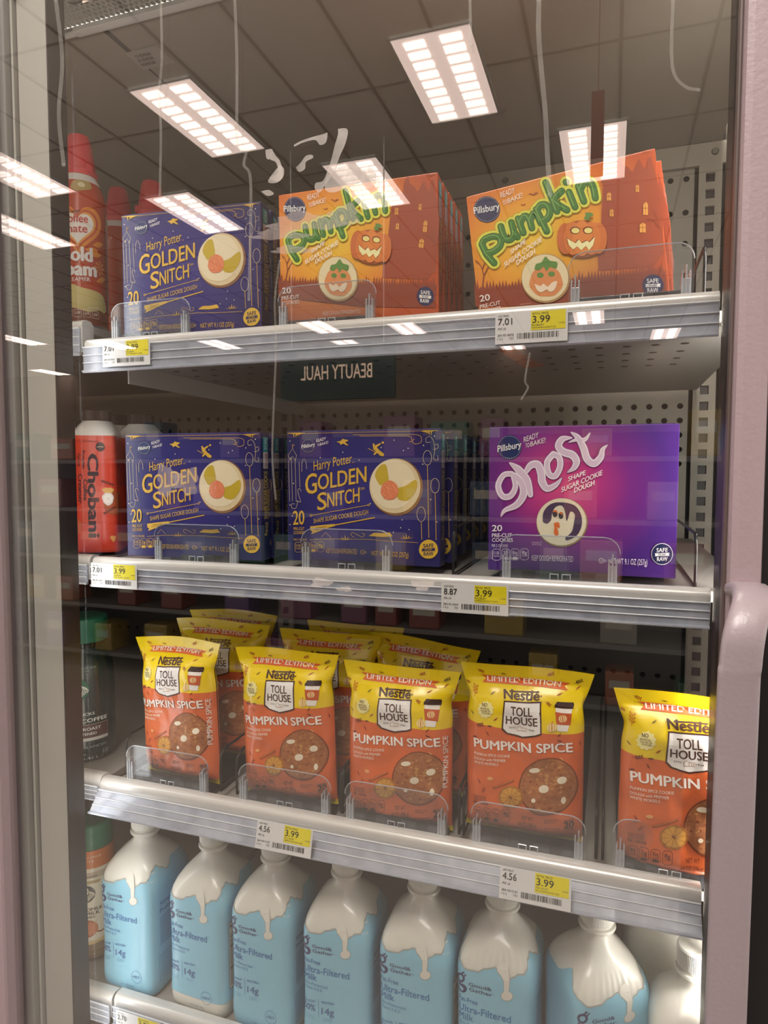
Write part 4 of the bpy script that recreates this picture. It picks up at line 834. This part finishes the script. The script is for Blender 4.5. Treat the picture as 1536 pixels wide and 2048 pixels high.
bcopy(B3, -.115, .06, 'dough bag directly behind the second front bag', .017, math.radians(3)); bcopy(B3, -.10, .11, 'hindmost dough bag behind the second front bag', .018)
bcopy(B2, .145, .058, 'dough bag directly behind the third front bag', .012, math.radians(-4), ry=math.radians(3))
# ------------------------------------------------------------------ milk bottles
MSC = 1.10
MW, MH = .0445, .178                     # half width of the square body, height to the neck ring
def bprof(z):                            # overall scale of the section by height
    P = [(0, .88), (.004, .95), (.010, .985), (.02, 1.0), (.05, .975), (.10, .98), (.125, 1.0), (.138, 1.005), (.146, .975), (.154, .90), (.162, .775), (.170, .60), (.176, .44), (.181, .35), (.184, .325)]
    for (a_, p_), (b_, q_) in zip(P, P[1:]):
        if z <= b_:
            t_ = (z-a_)/(b_-a_); t_ = max(0, t_); return p_+(q_-p_)*t_
    return .325
def brad(th, z):
    n = 7-5*min(1, max(0, (z-.130)/.045))
    c, s_ = abs(math.cos(th)), abs(math.sin(th)); return MW*bprof(z)/((c**n+s_**n)**(1/n))
_tab = []; _n = 720; _acc = 0
for k in range(_n+1):
    th = -PI+2*PI*k/_n; r = brad(th, .06); p = Vector((r*math.sin(th), -r*math.cos(th)))
    if k: _acc += (p-_pp).length
    _tab.append((_acc, th)); _pp = p
_half = _acc/2
def theta(u):
    s_ = (u+_half) % _acc; lo, hi = 0, _n
    while hi-lo > 1:
        m_ = (lo+hi)//2
        if _tab[m_][0] <= s_: lo = m_
        else: hi = m_
    a_, b_ = _tab[lo], _tab[hi]; return a_[1]+(b_[1]-a_[1])*(s_-a_[0])/max(1e-9, b_[0]-a_[0])
def MS(u, z, off):
    th = theta(u); r = brad(th, z)+off; return (r*math.sin(th), -r*math.cos(th), z)
milk_w = mat('milk_plastic', '#dedcd3', .28, noise_amt=.02, scale=20, coat=.2)
milk_b = mat('label_sleeve_blue', '#8cc4dc', .35, noise_amt=.02, scale=20, coat=.15)
def milk_conv():
    cx_ = at(692, 1735, .115).x; zb = Z4-.0145
    def c(a, b): p = at(560+a*.2865, 1640+b*.2865, .104); return (p.x-cx_+.003, (p.z-zb)/MSC-.003)
    return c
def milk_art(kind):
    A = Art(milk_conv()); NV = '#3c3a66'; BL = '#3d74ae'; M_ = 'milk_plastic'
    # milk drip running down over the sleeve
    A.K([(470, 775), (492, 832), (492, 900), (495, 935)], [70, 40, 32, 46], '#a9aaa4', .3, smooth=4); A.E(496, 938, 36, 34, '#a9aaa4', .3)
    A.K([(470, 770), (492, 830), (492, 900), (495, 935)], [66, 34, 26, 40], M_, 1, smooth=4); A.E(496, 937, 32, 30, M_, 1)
    A.K([(241, 805), (226, 815)], [13, 6], NV, 2); A.K([(222+22*math.cos(k*PI/8), 842+24*math.sin(k*PI/8)) for k in range(16)], 13, NV, 2, closed=True)
    A.K([(248, 825), (256, 816)], 8, NV, 2); A.K([(200, 872), (215, 884), (240, 892), (252, 908), (240, 930), (215, 928)], [8, 14, 20, 22, 14, 6], NV, 2, smooth=4); A.K([(196, 900), (208, 922), (226, 928)], [14, 14, 6], NV, 2, smooth=4)
    A.T('Good&', (274, 884), (406, 912), 23, NV, .01, 2); A.T('Gather', (276, 917), (412, 947), 23, NV, .01, 2); A.T('TM', (414, 938), (424, 940), 6, NV, 0, 2)
    A.T('Fat-Free', (208, 983), (326, 1012), 32, BL, .008, 2); A.T('Ultra-Filtered', (208, 1048), (522, 1116), 46, BL, .018, 2); A.T('Milk', (208, 1102), (300, 1122), 44, BL, .018, 2)
    A.T('Ultra-Pasteurized', (208, 1133), (374, 1182), 21, '#4a86b4', .006, 2); A.T('Vitamin A & D', (210, 1165), (338, 1202), 21, '#4a86b4', .006, 2)
    A.T('LESS SUGAR', (200, 1262), (290, 1272), 15, '#3d74ae', .01, 2); A.T('PROTEIN', (332, 1280), (418, 1296), 16, '#3d74ae', .01, 2)
    A.T('50%', (204, 1312), (290, 1334), 42, '#4668a0', .015, 2); A.T('14g', (332, 1356), (418, 1370), 46, '#4668a0', .015, 2); A.K([(312, 1255), (314, 1375)], 2.5, '#4a86b4', 2)
    for k in range(3): A.K([(205, 1350+k*11), (285, 1368+k*11)], 2, '#6aa0c4', 2); A.K([(345, 1384+k*9), (405, 1394+k*9)], 2, '#6aa0c4', 2)
    B = Art(lambda a, b: (a, b)); B.items = A.items; f0 = .0
    B.K([(.016+.0075*math.cos(k*PI/12), .026+.0075*math.sin(k*PI/12)) for k in range(24)], .0005, '#4a86b4', 2, closed=True); B.cv = lambda a, b: (a, b)
    v, f = text2d('rBST', .02); B.raw([(.0105+.011*x, .0245+.003*y) for x, y in v], f, '#4a7aa8', 2)
    v, f = text2d('52 FL OZ (1.54 L)', 0); B.raw([(-.008+.020*x, .0115+.0022*y) for x, y in v], f, '#4a7aa8', 2)
    wl = [-.06+.14*q/160 for q in range(161)]; B.raw([(u, boundary(u)+.0004) for u in wl]+[(u, boundary(u)-.0011) for u in wl], [(q, q+1, 162+q, 161+q) for q in range(160)], '#a9aaa4', .1)
    # right hand side panel
    u0 = .052
    if kind == 0:
        for i, s_ in enumerate(('Simple', 'Protein')): v, f = text2d(s_, .02); B.raw([(u0+.03*x, .112-i*.0095+.0062*y) for x, y in v], f, BL, 2)
        for k in range(11): w_ = .03-.004*((k*7) % 3); B.P([(u0, .096-k*.0034), (u0+w_, .096-k*.0034), (u0+w_, .0973-k*.0034), (u0, .0973-k*.0034)], '#5a90b8', 2)
        for p_ in ([(u0-.002, .05), (u0+.028, .05), (u0+.028, .018), (u0-.002, .018)],): B.K(p_, .0006, '#4a86b4', 2, closed=True)
        for k in range(8): B.P([(u0, .047-k*.0036), (u0+.024, .047-k*.0036), (u0+.024, .0478-k*.0036), (u0, .0478-k*.0036)], '#5a90b8', 2)
    else:
        B.P([(u0-.003, .035), (u0+.03, .035), (u0+.03, .116), (u0-.003, .116)], '#3a2c22', 2); B.P([(u0-.0024, .0356), (u0+.0294, .0356), (u0+.0294, .1154), (u0-.0024, .1154)], '#dcd8cc', 3)
        v, f = text2d('Nutrition Facts', .03); B.raw([(u0-.001+.029*x, .1085+.0048*y) for x, y in v], f, '#241c18', 4)
        v, f = text2d('Calories', .03); B.raw([(u0-.001+.018*x, .097+.004*y) for x, y in v], f, '#241c18', 4)
        for k in range(19): w_ = (.0012 if k in (3, 12) else .0004); z = .0945-k*.003; B.P([(u0-.001, z), (u0+.028, z), (u0+.028, z+w_), (u0-.001, z+w_)], '#4a4038', 4); B.P([(u0-.001, z-.0016), (u0+.014+.004*(k % 3), z-.0016), (u0+.014+.004*(k % 3), z-.0009), (u0-.001, z-.0009)], '#6a6058', 4)
    return B
_mc = milk_conv(); _w = [_mc(*q) for q in ((160, 712), (200, 738), (255, 776), (320, 786), (370, 768), (425, 760), (462, 800), (495, 838), (530, 815), (565, 800), (600, 806), (622, 792))]
wave_u = [-.20, -.085, -.060]+[q[0] for q in _w]+[_w[-1][0]+d for d in (.006, .014, .024, .034, .05)]+[.2]
_e = _w[-1][1]; wave_z = [_e, _e-.004, _e+.008]+[q[1] for q in _w]+[_e+.007, _e+.010, _e+.006, _e+.001, _e+.009]+[_e]
def boundary(u):
    for (a_, p_), (b_, q_) in zip(zip(wave_u, wave_z), zip(wave_u[1:], wave_z[1:])):
        if a_ <= u <= b_: t_ = (u-a_)/(b_-a_); t_ = t_*t_*(3-2*t_); return p_+(q_-p_)*t_
    return .135
MA = [milk_art(0), milk_art(1)]
def milk(label, loc, kind=0, rz=0, sleeve=True, low=0.0, crease=False):
    t = thing('milk_bottle', label, 'bottle', loc, None, (0, 0, rz)); seg = 168; t.scale = (1, 1, MSC)
    zs = [0, .002, .005, .01, .016, .024, .03, .04, .05, .07, .09, .105, .118, .124, .130, .136, .142, .146, .150, .154, .158, .162, .166, .171, .176, .180, .184]
    v = []; g = G()
    for z in zs:
        for k in range(seg):
            th = 2*PI*k/seg; r = brad((th+PI) % (2*PI)-PI, z)
            if crease and .134 < z < .160: r -= .0007*(1+math.sin(th*40))*max(0, math.cos(th))*math.sin(PI*(z-.134)/.026)
            v.append((r*math.sin(th), -r*math.cos(th), z))
    g.add(v, [(i*seg+k, i*seg+(k+1) % seg, (i+1)*seg+(k+1) % seg, (i+1)*seg+k) for i in range(len(zs)-1) for k in range(seg)]+[tuple(range(seg-1, -1, -1)), tuple((len(zs)-1)*seg+k for k in range(seg))])
    sm(g.obj('body', milk_w, t), 50)
    g = G(); g.lathe([(.0146, .183), (.0146, .187), (.0195, .1875), (.0202, .189), (.0195, .191), (.0165, .1915), (.0165, .194)], 40); sm(g.obj('neck_ring', milk_w, t), 40)
    g = G(); g.lathe([(.0178, .1945), (.0185, .1955), (.0185, .2115), (.0175, .2130), (.0165, .2134), (.0002, .2134)], 144, mod=lambda th, z: 1+(.018 if int(th/(2*PI)*144+.5) % 2 and .195 < z < .212 else 0)); sm(g.obj('ribbed_cap', mat('cap_white', '#e2e1da', .35, noise_amt=.01), t), 30)
    if not sleeve: return t
    nu, nv = 150, 22; L = _acc; v = []
    for i in range(nu):
        u = -L/2+L*i/nu; top = boundary(u)
        for j in range(nv+1): v.append(MS(u, low+.004+(top-low-.004)*j/nv, .00055))
    mk('label_sleeve', v, [(i*(nv+1)+j, ((i+1) % nu)*(nv+1)+j, ((i+1) % nu)*(nv+1)+j+1, i*(nv+1)+j+1) for i in range(nu) for j in range(nv)], milk_b, t, smooth=True)
    MA[kind].put('label_print', t, MS, step=.003, base=.0008, lift=.00008); return t
def milk_at(px, py, label, kind=0, rz=0, dy=0, **k):
    p = at(px, py, .150+dy); return milk(label, (p.x, .150+dy, Z4-.0145), kind, rz, **k)
milk_at(291, 1662, 'leftmost pale blue milk bottle beside the cream and orange bottle', 0, math.radians(0))
milk_at(428, 1692, 'milk bottle second from left with nutrition panel, white base showing', 1, math.radians(-2), low=.018)
milk_at(552, 1705, 'milk bottle third from left under the left price tag', 0, math.radians(-2))
milk_at(694, 1735, 'milk bottle fourth from left, between two bottles with side text', 0, math.radians(2))
milk_at(848, 1775, 'milk bottle fifth from left showing a nutrition panel on its side', 1, 0)
milk_at(1005, 1815, 'milk bottle sixth from left with creased shoulder under the right tag', 0, math.radians(-2), crease=True)
milk_at(1194, 1845, 'milk bottle turned to the right so its logo sits at the edge', 0, math.radians(30), crease=True)
p = at(1385, 1915, .125); milk('plain white bottle at the right end, cut off by the door edge', (p.x+.004, .128, Z4-.028), sleeve=False)
p = at(1325, 1830, .25); milk('plain white bottle standing behind the right end bottle', (p.x, .255, Z4-.0145), sleeve=False)
# ------------------------------------------------------------------ left bay: cans and bottles
def cyl_map(r_of, cx=0): return lambda u, z, off: ((r_of(z)+off)*math.sin(u/r_of(.05)), -(r_of(z)+off)*math.cos(u/r_of(.05)), z)
def interp(P, z):
    for (a_, p_), (b_, q_) in zip(P, P[1:]):
        if z <= b_: return p_+(q_-p_)*max(0, (z-a_)/(b_-a_))
    return P[-1][1]
CR, CB = .0325, .158
red_cap = mat('red_cap_plastic', '#d2353c', .35, noise_amt=.02); can_o = mat('can_orange', '#b8401f', .25, noise_amt=.03, coat=.3)
def cprof(z): return interp([(0, .031), (.003, CR), (.140, CR), (.150, .0315), (.160, .028), (.170, .0225), (.176, .019)], z)
def can_conv(): # photo px on the can -> wrap length and height
    c0 = at(165, 600, .155); z0 = Z_CAN
    def c(a, b):
        p = at(a, b, .13); return ((p.x-CX)*1.18, (p.z-z0)*1.0)
    return c
CX = at(168, 600, .150).x-.002; Z_CAN = ZL1+.002
def spray_can(label, loc, art=True, rz=math.radians(-30)):
    t = thing('creamer_spray_can', label, 'can', loc, None, (0, 0, 0))
    g = G(); zs = [0, .0015, .003, .01, .04, .08, .12, .140, .145, .150, .155, .160, .163]
    g.lathe([(cprof(z)*(.97 if z == 0 else 1), z) for z in zs], 48); sm(g.obj('body', can_o, t), 50)
    g = G(); g.lathe([(cprof(z)+.0001, z) for z in (.163, .166, .170, .174, .177)], 48); sm(g.obj('shoulder', mat('can_white', '#dedbd6', .3), t), 50)
    g = G(); g.lathe([(.0325, -.002), (.0333, -.001), (.0333, .002), (.0322, .003)], 48); sm(g.obj('bottom_rim', mat('can_rim', '#c8c4c0', .25, .9), t), 50)
    g = G(); g.lathe([(.0225, .172), (.0228, .178), (.0205, .180), (.0195, .186), (.0145, .214), (.013, .2185), (.009, .220), (.0002, .220)], 96, mod=lambda th, z: 1+(.02 if int(th*96/(2*PI)+.5) % 3 == 0 and .184 < z < .217 else 0)); sm(g.obj('tapered_cap', red_cap, t), 35)
    g = G(); g.box(-.003, .003, -.026, -.02, .175, .184, b=.001); g.obj('nozzle_tab', red_cap, t)
    if art:
        A = Art(lambda a, b: (a, b)); c0 = -.022; OR = '#e08a2e'
        def heart(s_, col, ly, dy=0):
            pts = []
            for k in range(40):
                q = 2*PI*k/40; pts.append((c0+s_*.0013*16*math.sin(q)**3, .110+dy+s_*.00125*(13*math.cos(q)-5*math.cos(2*q)-2*math.cos(3*q)-math.cos(4*q))))
            A.P(pts, col, ly)
        heart(1.55, OR, 1); heart(1.3, '#c04a22', 2); heart(1.12, '#e8a04a', 3); heart(.96, '#e6e0d8', 4)
        def TX(s_, x0, x1, z, h, col, b=.02, ly=5): v, f = text2d(s_, b); A.raw([(x0+(x1-x0)*x, z+h*y+(x-.5)*.002) for x, y in v], f, col, ly)
        TX('NESTLÉ', -.030, -.018, .1245, .0022, '#3a2a28'); TX('Coffee', -.042, -.009, .114, .009, '#c03028', .03); TX('mate', -.038, -.010, .103, .009, '#c03028', .03)
        TX('Cold', -.046, -.004, .072, .015, '#e8e4e0', .06); TX('Foam', -.050, .001, .056, .015, '#e8e4e0', .06); TX('CREAMER', -.040, -.008, .0495, .0042, '#e8e4e0', .01)
        A.P([(-.055, .030), (-.050, .042), (-.030, .046), (-.02, .043), (.004, .040), (.013, .034), (.012, .018), (-.055, .012)], '#cfc07c', 2, smooth=4); A.P([(-.06, .004), (.016, .004), (.016, .014), (.004, .020), (-.012, .016), (-.03, .020), (-.06, .014)], '#7a3a1c', 3, smooth=2)
        A.P([(-.03, .152), (-.028, .160), (-.018, .163), (-.004, .162), (-.002, .155), (-.012, .151), (-.022, .149)], '#b49a5a', 3, smooth=3); A.E(-.016, .157, .005, .003, '#e0d4b0', 4)
        for k in range(8): q = k*PI/4; A.P([(.006, .068), (.006+.007*math.cos(q-.2), .068+.007*math.sin(q-.2)), (.006+.009*math.cos(q), .068+.009*math.sin(q)), (.006+.007*math.cos(q+.2), .068+.007*math.sin(q+.2))], '#d88840', 2)
        for (x, z, a_) in ((.004, .094, .3), (.008, .055, .4), (-.005, .086, .1), (.0, .082, .15)): A.P([(x-.009*math.cos(a_), z-.009*math.sin(a_)), (x-.001, z+.003), (x+.009*math.cos(a_), z+.009*math.sin(a_)), (x+.001, z-.003)], OR, 2, smooth=3)
        for k in range(4): A.K([(-.0395+k*.011, .010), (-.0395+k*.011, .018), (-.031+k*.011, .018), (-.031+k*.011, .010)], .0005, '#e8e0d8', 5, closed=True); TX(('15', '0.5g', '5mg', '2g')[k], -.0382+k*.011, -.0325+k*.011, .0135, .0024, '#e8e0d8')
        TX('PER 2 TBSP', -.012, .002, .0205, .002, '#e8e0d8')
        A.P([(.022, .02), (.05, .02), (.05, .130), (.022, .130)], '#dcd8d0', 2); TX('Nutrition', .023, .045, .123, .0045, '#2a2420')
        for k in range(24): A.P([(.023, .118-k*.004), (.048, .118-k*.004), (.048, .1186-k*.004+(.0006 if k % 5 == 0 else 0)), (.023, .1186-k*.004)], '#4a423c', 3)
        A.put('label_print', t, lambda u, z, off: ((cprof(z)+off)*math.sin(u/CR), -(cprof(z)+off)*math.cos(u/CR), z), step=.003)
    t.rotation_euler = (0, 0, rz); t.scale = (1, 1, 1.18); return t
spray_can('front red capped orange creamer spray can at the top left', (CX, .150, Z_CAN), rz=math.radians(74))
def can_behind(px, py, Y, lab): q = at(px, py, Y); spray_can(lab, (q.x, Y, Z_CAN-.0), art=False)
can_behind(236, 372, .304, 'red capped spray can behind the front can, mostly hidden')
can_behind(302, 355, .300, 'red capped spray can rising above the left end of the purple box')
can_behind(352, 388, .375, 'hindmost red capped spray can above the purple box')
# red orange creamer bottle, square, text running down its face
def rsq(z, th, W_, n=6): c, s_ = abs(math.cos(th)), abs(math.sin(th)); return W_/((c**n+s_**n)**(1/n))
def sq_bottle(name, label, loc, P, W_, mbody, n=6, seg=72, rz=0, cat='bottle'):
    t = thing(name, label, cat, loc, None, (0, 0, rz)); g = G(); g.lathe([(w*W_, z) for z, w in P], seg, mod=lambda th, z: rsq(z, th, 1, n)); sm(g.obj('body', mbody, t), 50); return t
Q = at(192, 1110, .135); QX = at(196, 1000, .140)
cho_o = mat('creamer_red_orange', '#d8432a', .3, noise_amt=.04, coat=.2)
PB = [(0, .92), (.004, 1.0), (.12, 1.0), (.150, 1.0)]
def creamer(label, loc, rz, art=True):
    t = sq_bottle('coffee_creamer_bottle', label, loc, [(0, .92), (.004, 1), (.08, .96), (.150, .90), (.156, .88)], .032, cho_o, rz=rz)
    g = G(); g.lathe([(.0282, .156), (.0286, .160), (.024, .170), (.0185, .176), (.0180, .1765)], 60, mod=lambda th, z: rsq(z, th, 1, 5-2.9*max(0, min(1, (z-.157)/.014)))); sm(g.obj('white_shoulder', mat('can_white', '#dedbd6', .3), t), 50)
    g = G(); g.lathe([(.017, .1765), (.0176, .178), (.0176, .190), (.0165, .1915), (.0002, .1915)], 120, mod=lambda th, z: 1+(.03 if int(th*120/(2*PI)+.5) % 2 and .177 < z < .191 else 0)); sm(g.obj('ribbed_cap', mat('cap_dark_brown', '#33221d', .4), t), 30)
    if art:
        A = Art(lambda a, b: (a, b)); DK = '#3c1824'
        def V(s_, u, z0, z1, h, col=DK, b=.02):   # text running downward
            v, f = text2d(s_, b); A.raw([(u+h*y, z0+(z1-z0)*x) for x, y in v], f, col, 2)
        V('Chobani', -.007, .132, .020, .0135, DK, .05); V('Pumpkin', -.0145, .136, .112, .004); V('Spice', -.0205, .132, .115, .004); V('Coffee', -.0130, .098, .070, .0052, DK, .03); V('Creamer', -.0195, .105, .066, .0052, DK, .03); V('WITH REAL CREAM', -.027, .104, .058, .003, '#8a2418')
        A.E(.010, .141, .0062, .0062, DK, 2); v, f = text2d('LIMITED', .01); A.raw([(.0055+.009*x, .140+.0018*y) for x, y in v], f, '#e8c8a0', 3)
        A.E(.0265, .066, .0145, .016, '#a85028', 2, 30); A.E(.019, .083, .008, .004, '#e0b060', 3, wob=.1); A.E(.0185, .072, .0078, .0085, '#e8e2d8', 4, 20, wob=.06)
        for k in range(7): A.E(.0185+.004*math.cos(k*.9), .072+.004*math.sin(k*.9), .0024, .0024, '#f6f2ec', 5, 8)
        A.K([(.012, .052), (.030, .062)], .003, '#7a3018', 4); A.K([(.010, .096), (.028, .090)], .003, '#8a2c1c', 2); A.E(.024, .019, .004, .004, '#d89850', 2, wob=.2); A.E(-.024, .035, .008, .012, '#c85a2a', 1, wob=.05)
        v, f = text2d('ALL NATURAL INGREDIENTS', 0); A.raw([(-.024+.032*x, .1475+.0016*y) for x, y in v], f, DK, 2)
        g_ = {}
        def S(u, z, off):
            W_ = .032*interp([(0, .92), (.004, 1), (.08, .96), (.150, .90), (.156, .88)], z)+off; th = u/.032*.80 if abs(u) < .03 else math.copysign(.75+(abs(u)-.03)/.032, u)
            th = math.atan2(max(-1, min(1, u/.032)), 1) if abs(u) < .031 else th
            r = rsq(z, th, W_); return (r*math.sin(th), -r*math.cos(th), z)
        A.put('label_print', t, S, step=.003, base=.0003)
    return t
creamer('red orange creamer bottle with dark ribbed cap at the left of the second shelf', (QX.x, .142, ZL2-.001), math.radians(30))
creamer('second red orange creamer bottle half hidden at the left door edge', (at(128, 1000, .142).x-.011, .146, ZL2-.001), 0, art=False)
for (px, Y, lab) in ((238, .222, 'dark capped creamer bottle behind the left blue box'), (282, .215, 'dark capped creamer bottle rising over the left blue box'), (200, .30, 'hindmost dark capped creamer bottle on the second shelf')):
    q = at(px, 835, Y); creamer(lab, (q.x, Y, ZL2-.001), 0, art=False)
# dark green coffee bottle
def siren(A, cx, cy, r, fg, bg, ly=2):
    """round emblem: crowned long haired figure with wavy locks, two tones"""
    A.E(cx, cy, r, r, bg, ly, 36); f = lambda *p: [(cx+a*r, cy+b*r) for a, b in p]
    A.E(cx, cy+.18*r, .26*r, .30*r, fg, ly+1); A.P(f((-.3, .45), (-.2, .75), (-.1, .6), (0, .9), (.1, .6), (.2, .75), (.3, .45)), fg, ly+1)
    for s_ in (-1, 1):
        for k in range(5):
            x = .34+.13*k; A.K(f((s_*x*.8, .42-.06*k), (s_*(x+.06), .1-.05*k), (s_*(x-.02), -.25), (s_*(x+.02)*.9, -.75+.12*k)), .065*r, fg, ly+1, smooth=3)
    for k in (-2, -1, 0, 1, 2): A.K(f((k*.1, -.2), (k*.12, -.5), (k*.1, -.9+abs(k)*.05)), .05*r, fg, ly+1, smooth=3)
    for x in (-.09, .09): A.E(cx+x*r, cy+.2*r, .035*r, .03*r, bg, ly+2, 8)
    A.K(f((-.07, .03), (0, .0), (.07, .03)), .03*r, bg, ly+2)
def coffee_bottle():
    P = [(0, .90), (.004, .98), (.008, 1), (.05, 1), (.053, .985), (.056, 1), (.095, 1), (.11, .98), (.135, .93), (.150, .80), (.158, .70)]
    q = at(180, 1500, .150); z0 = ZL3-.005
    t = thing('cold_coffee_bottle', 'dark green black coffee bottle with green cap at the left of the third shelf', 'bottle', (q.x-.006, .150, z0), None, (0, 0, math.radians(34)))
    R0 = .040; g = G(); g.lathe([(R0*w, z) for z, w in P], 56); sm(g.obj('body', mat('coffee_label_green', '#142a28', .22, noise_amt=.04, coat=.4), t), 50)
    g = G(); g.lathe([(.030, .158), (.0305, .164)], 40); sm(g.obj('neck', mat('dark_clear_plastic', '#0c1010', .1), t), 50)
    g = G(); g.lathe([(.0300, .164), (.0318, .165), (.0318, .197), (.0300, .199), (.0270, .1995), (.0002, .1995)], 72); sm(g.obj('cap', mat('cap_green', '#1c6a50', .35), t), 40)
    A = Art(lambda a, b: (a, b))
    def TX(s_, x0, x1, z, h, col='#dfe4e0', b=.02): v, f = text2d(s_, b); A.raw([(x0+(x1-x0)*x, z+h*y) for x, y in v], f, col, 3)
    siren(A, -.004, .103, .0155, '#e4e8e4', '#1d6a4e'); TX('STARBUCKS', -.022, .018, .0665, .0036); TX('BLACK COFFEE', -.034, .036, .0565, .0052, '#e8ecea', .02)
    A.P([(-.036, .034), (.037, .034), (.037, .053), (-.036, .053)], '#b8a8a0', 1); A.P([(-.035, .0345), (.0365, .0345), (.0365, .0525), (-.035, .0525)], '#4c2a28', 2); TX('MEDIUM ROAST', -.028, .026, .045, .0040); TX('UNSWEETENED', -.024, .020, .0385, .0034)
    A.P([(-.036, .030), (.037, .030), (.037, .034), (-.036, .034)], '#c8ccca', 1); TX('SMOOTH BALANCED', -.034, .034, .020, .0034, '#9aa8a4', .01); TX('BEVERAGE', -.030, .006, .0105, .0026, '#9aa8a4'); TX('48 FL OZ 1.42 L', -.034, .022, .004, .0032, '#c8ccca')
    A.K([(.028, .003), (.028, .015), (.036, .015), (.036, .003)], .0006, '#9aa8a4', 2, closed=True); TX('15', .029, .035, .009, .004, '#c8ccca'); TX('STARBUCKS', -.016, .022, .131, .0024, '#9aa8a4', .01); TX('COFFEE YOU LOVE', -.014, .012, .127, .0018, '#9aa8a4', 0)
    A.put('label_print', t, lambda u, z, off: ((R0*interp(P, z)+off)*math.sin(u/R0), -(R0*interp(P, z)+off)*math.cos(u/R0), z), step=.003, base=.0003)
coffee_bottle()
def almond_bottle():
    P = [(0, .90), (.004, .98), (.010, 1), (.03, 1), (.06, .97), (.085, .985), (.118, 1), (.128, .99), (.142, .96), (.150, .94), (.158, .90)]
    q = at(190, 1960, .150); R0 = .033
    t = thing('spiced_creamer_bottle', 'cream bottle with orange band and green cap at the lower left', 'bottle', (q.x-.004, .155, ZL4-.001), None, (0, 0, math.radians(30)))
    m = bpy.data.materials.new('spiced_label'); m.use_nodes = True; nt = m.node_tree; N = nt.nodes; L = nt.links; b = N['Principled BSDF']; tc = N.new('ShaderNodeTexCoord'); sp = N.new('ShaderNodeSeparateXYZ'); L.new(tc.outputs['Object'], sp.inputs[0])
    mr = N.new('ShaderNodeMapRange'); mr.inputs[2].default_value = .158; cr = N.new('ShaderNodeValToRGB'); cr.color_ramp.interpolation = 'CONSTANT'; e = cr.color_ramp.elements
    e[0].position = 0; e[0].color = lin('#8a7258'); e[1].position = .16; e[1].color = lin('#e6dcc6')
    for p_, c_ in ((.76, '#c8b49a'), (.815, '#e6dcc6'), (.845, '#cf7434'), ): k_ = e.new(p_); k_.color = lin(c_)
    L.new(sp.outputs['Z'], mr.inputs[0]); L.new(mr.outputs[0], cr.inputs[0]); L.new(cr.outputs[0], b.inputs['Base Color']); b.inputs['Roughness'].default_value = .35
    g = G(); g.lathe([(R0*w, z) for z, w in P], 56); sm(g.obj('body', m, t), 50)
    g = G(); g.lathe([(.0288, .158), (.0300, .159), (.0292, .192), (.027, .194), (.0002, .194)], 60); sm(g.obj('cap', mat('cap_green', '#1c6a50', .35), t), 40)
    A = Art(lambda a, b: (a, b))
    def TX(s_, x0, x1, z, h, col='#4a3c30', b=.02): v, f = text2d(s_, b); A.raw([(x0+(x1-x0)*x, z+h*y) for x, y in v], f, col, 3)
    TX('PUMPKIN SPICE', -.024, .020, .149, .0026, '#f0d8b8', .01); TX('LATTE', -.012, .010, .143, .0026, '#f0d8b8', .01); TX('NON-DAIRY', -.014, .014, .1215, .003, '#6a5a4a', .01)
    A.P([(-.016, .113), (.016, .113), (.018, .117), (-.018, .117)], '#b8a070', 2); siren(A, -.002, .098, .0125, '#e6dcc6', '#4c4a44'); TX('ALMONDMILK', -.028, .020, .073, .0046); TX('OATMILK', -.022, .016, .067, .0046); TX('CREAMER', -.018, .010, .062, .0032)
    A.E(-.002, .047, .0150, .0125, '#b05a34', 2, 30)
    for k in (-2, -1, 0, 1, 2): A.E(-.002+k*.0052, .047, .0034, .0115-abs(k)*.0012, '#cf7c4e', 3, 16)
    A.K([(-.002, .059), (-.0005, .064)], .002, '#7a5a3a', 3); A.K([(.008, .043), (.018, .040), (.028, .046)], .0022, '#a05a34', 2, smooth=4); A.K([(-.03, .031), (-.01, .026), (.012, .027), (.032, .034)], .004, '#dcbc7c', 2, smooth=4)
    TX('NATURALLY FLAVORED', -.022, .022, .0165, .002, '#a8947c', 0); TX('28 FL OZ', -.008, .010, .009, .0022, '#a8947c', 0)
    A.put('label_print', t, lambda u, z, off: ((R0*interp(P, z)+off)*math.sin(u/R0), -(R0*interp(P, z)+off)*math.cos(u/R0), z), step=.003, base=.0003)
almond_bottle()
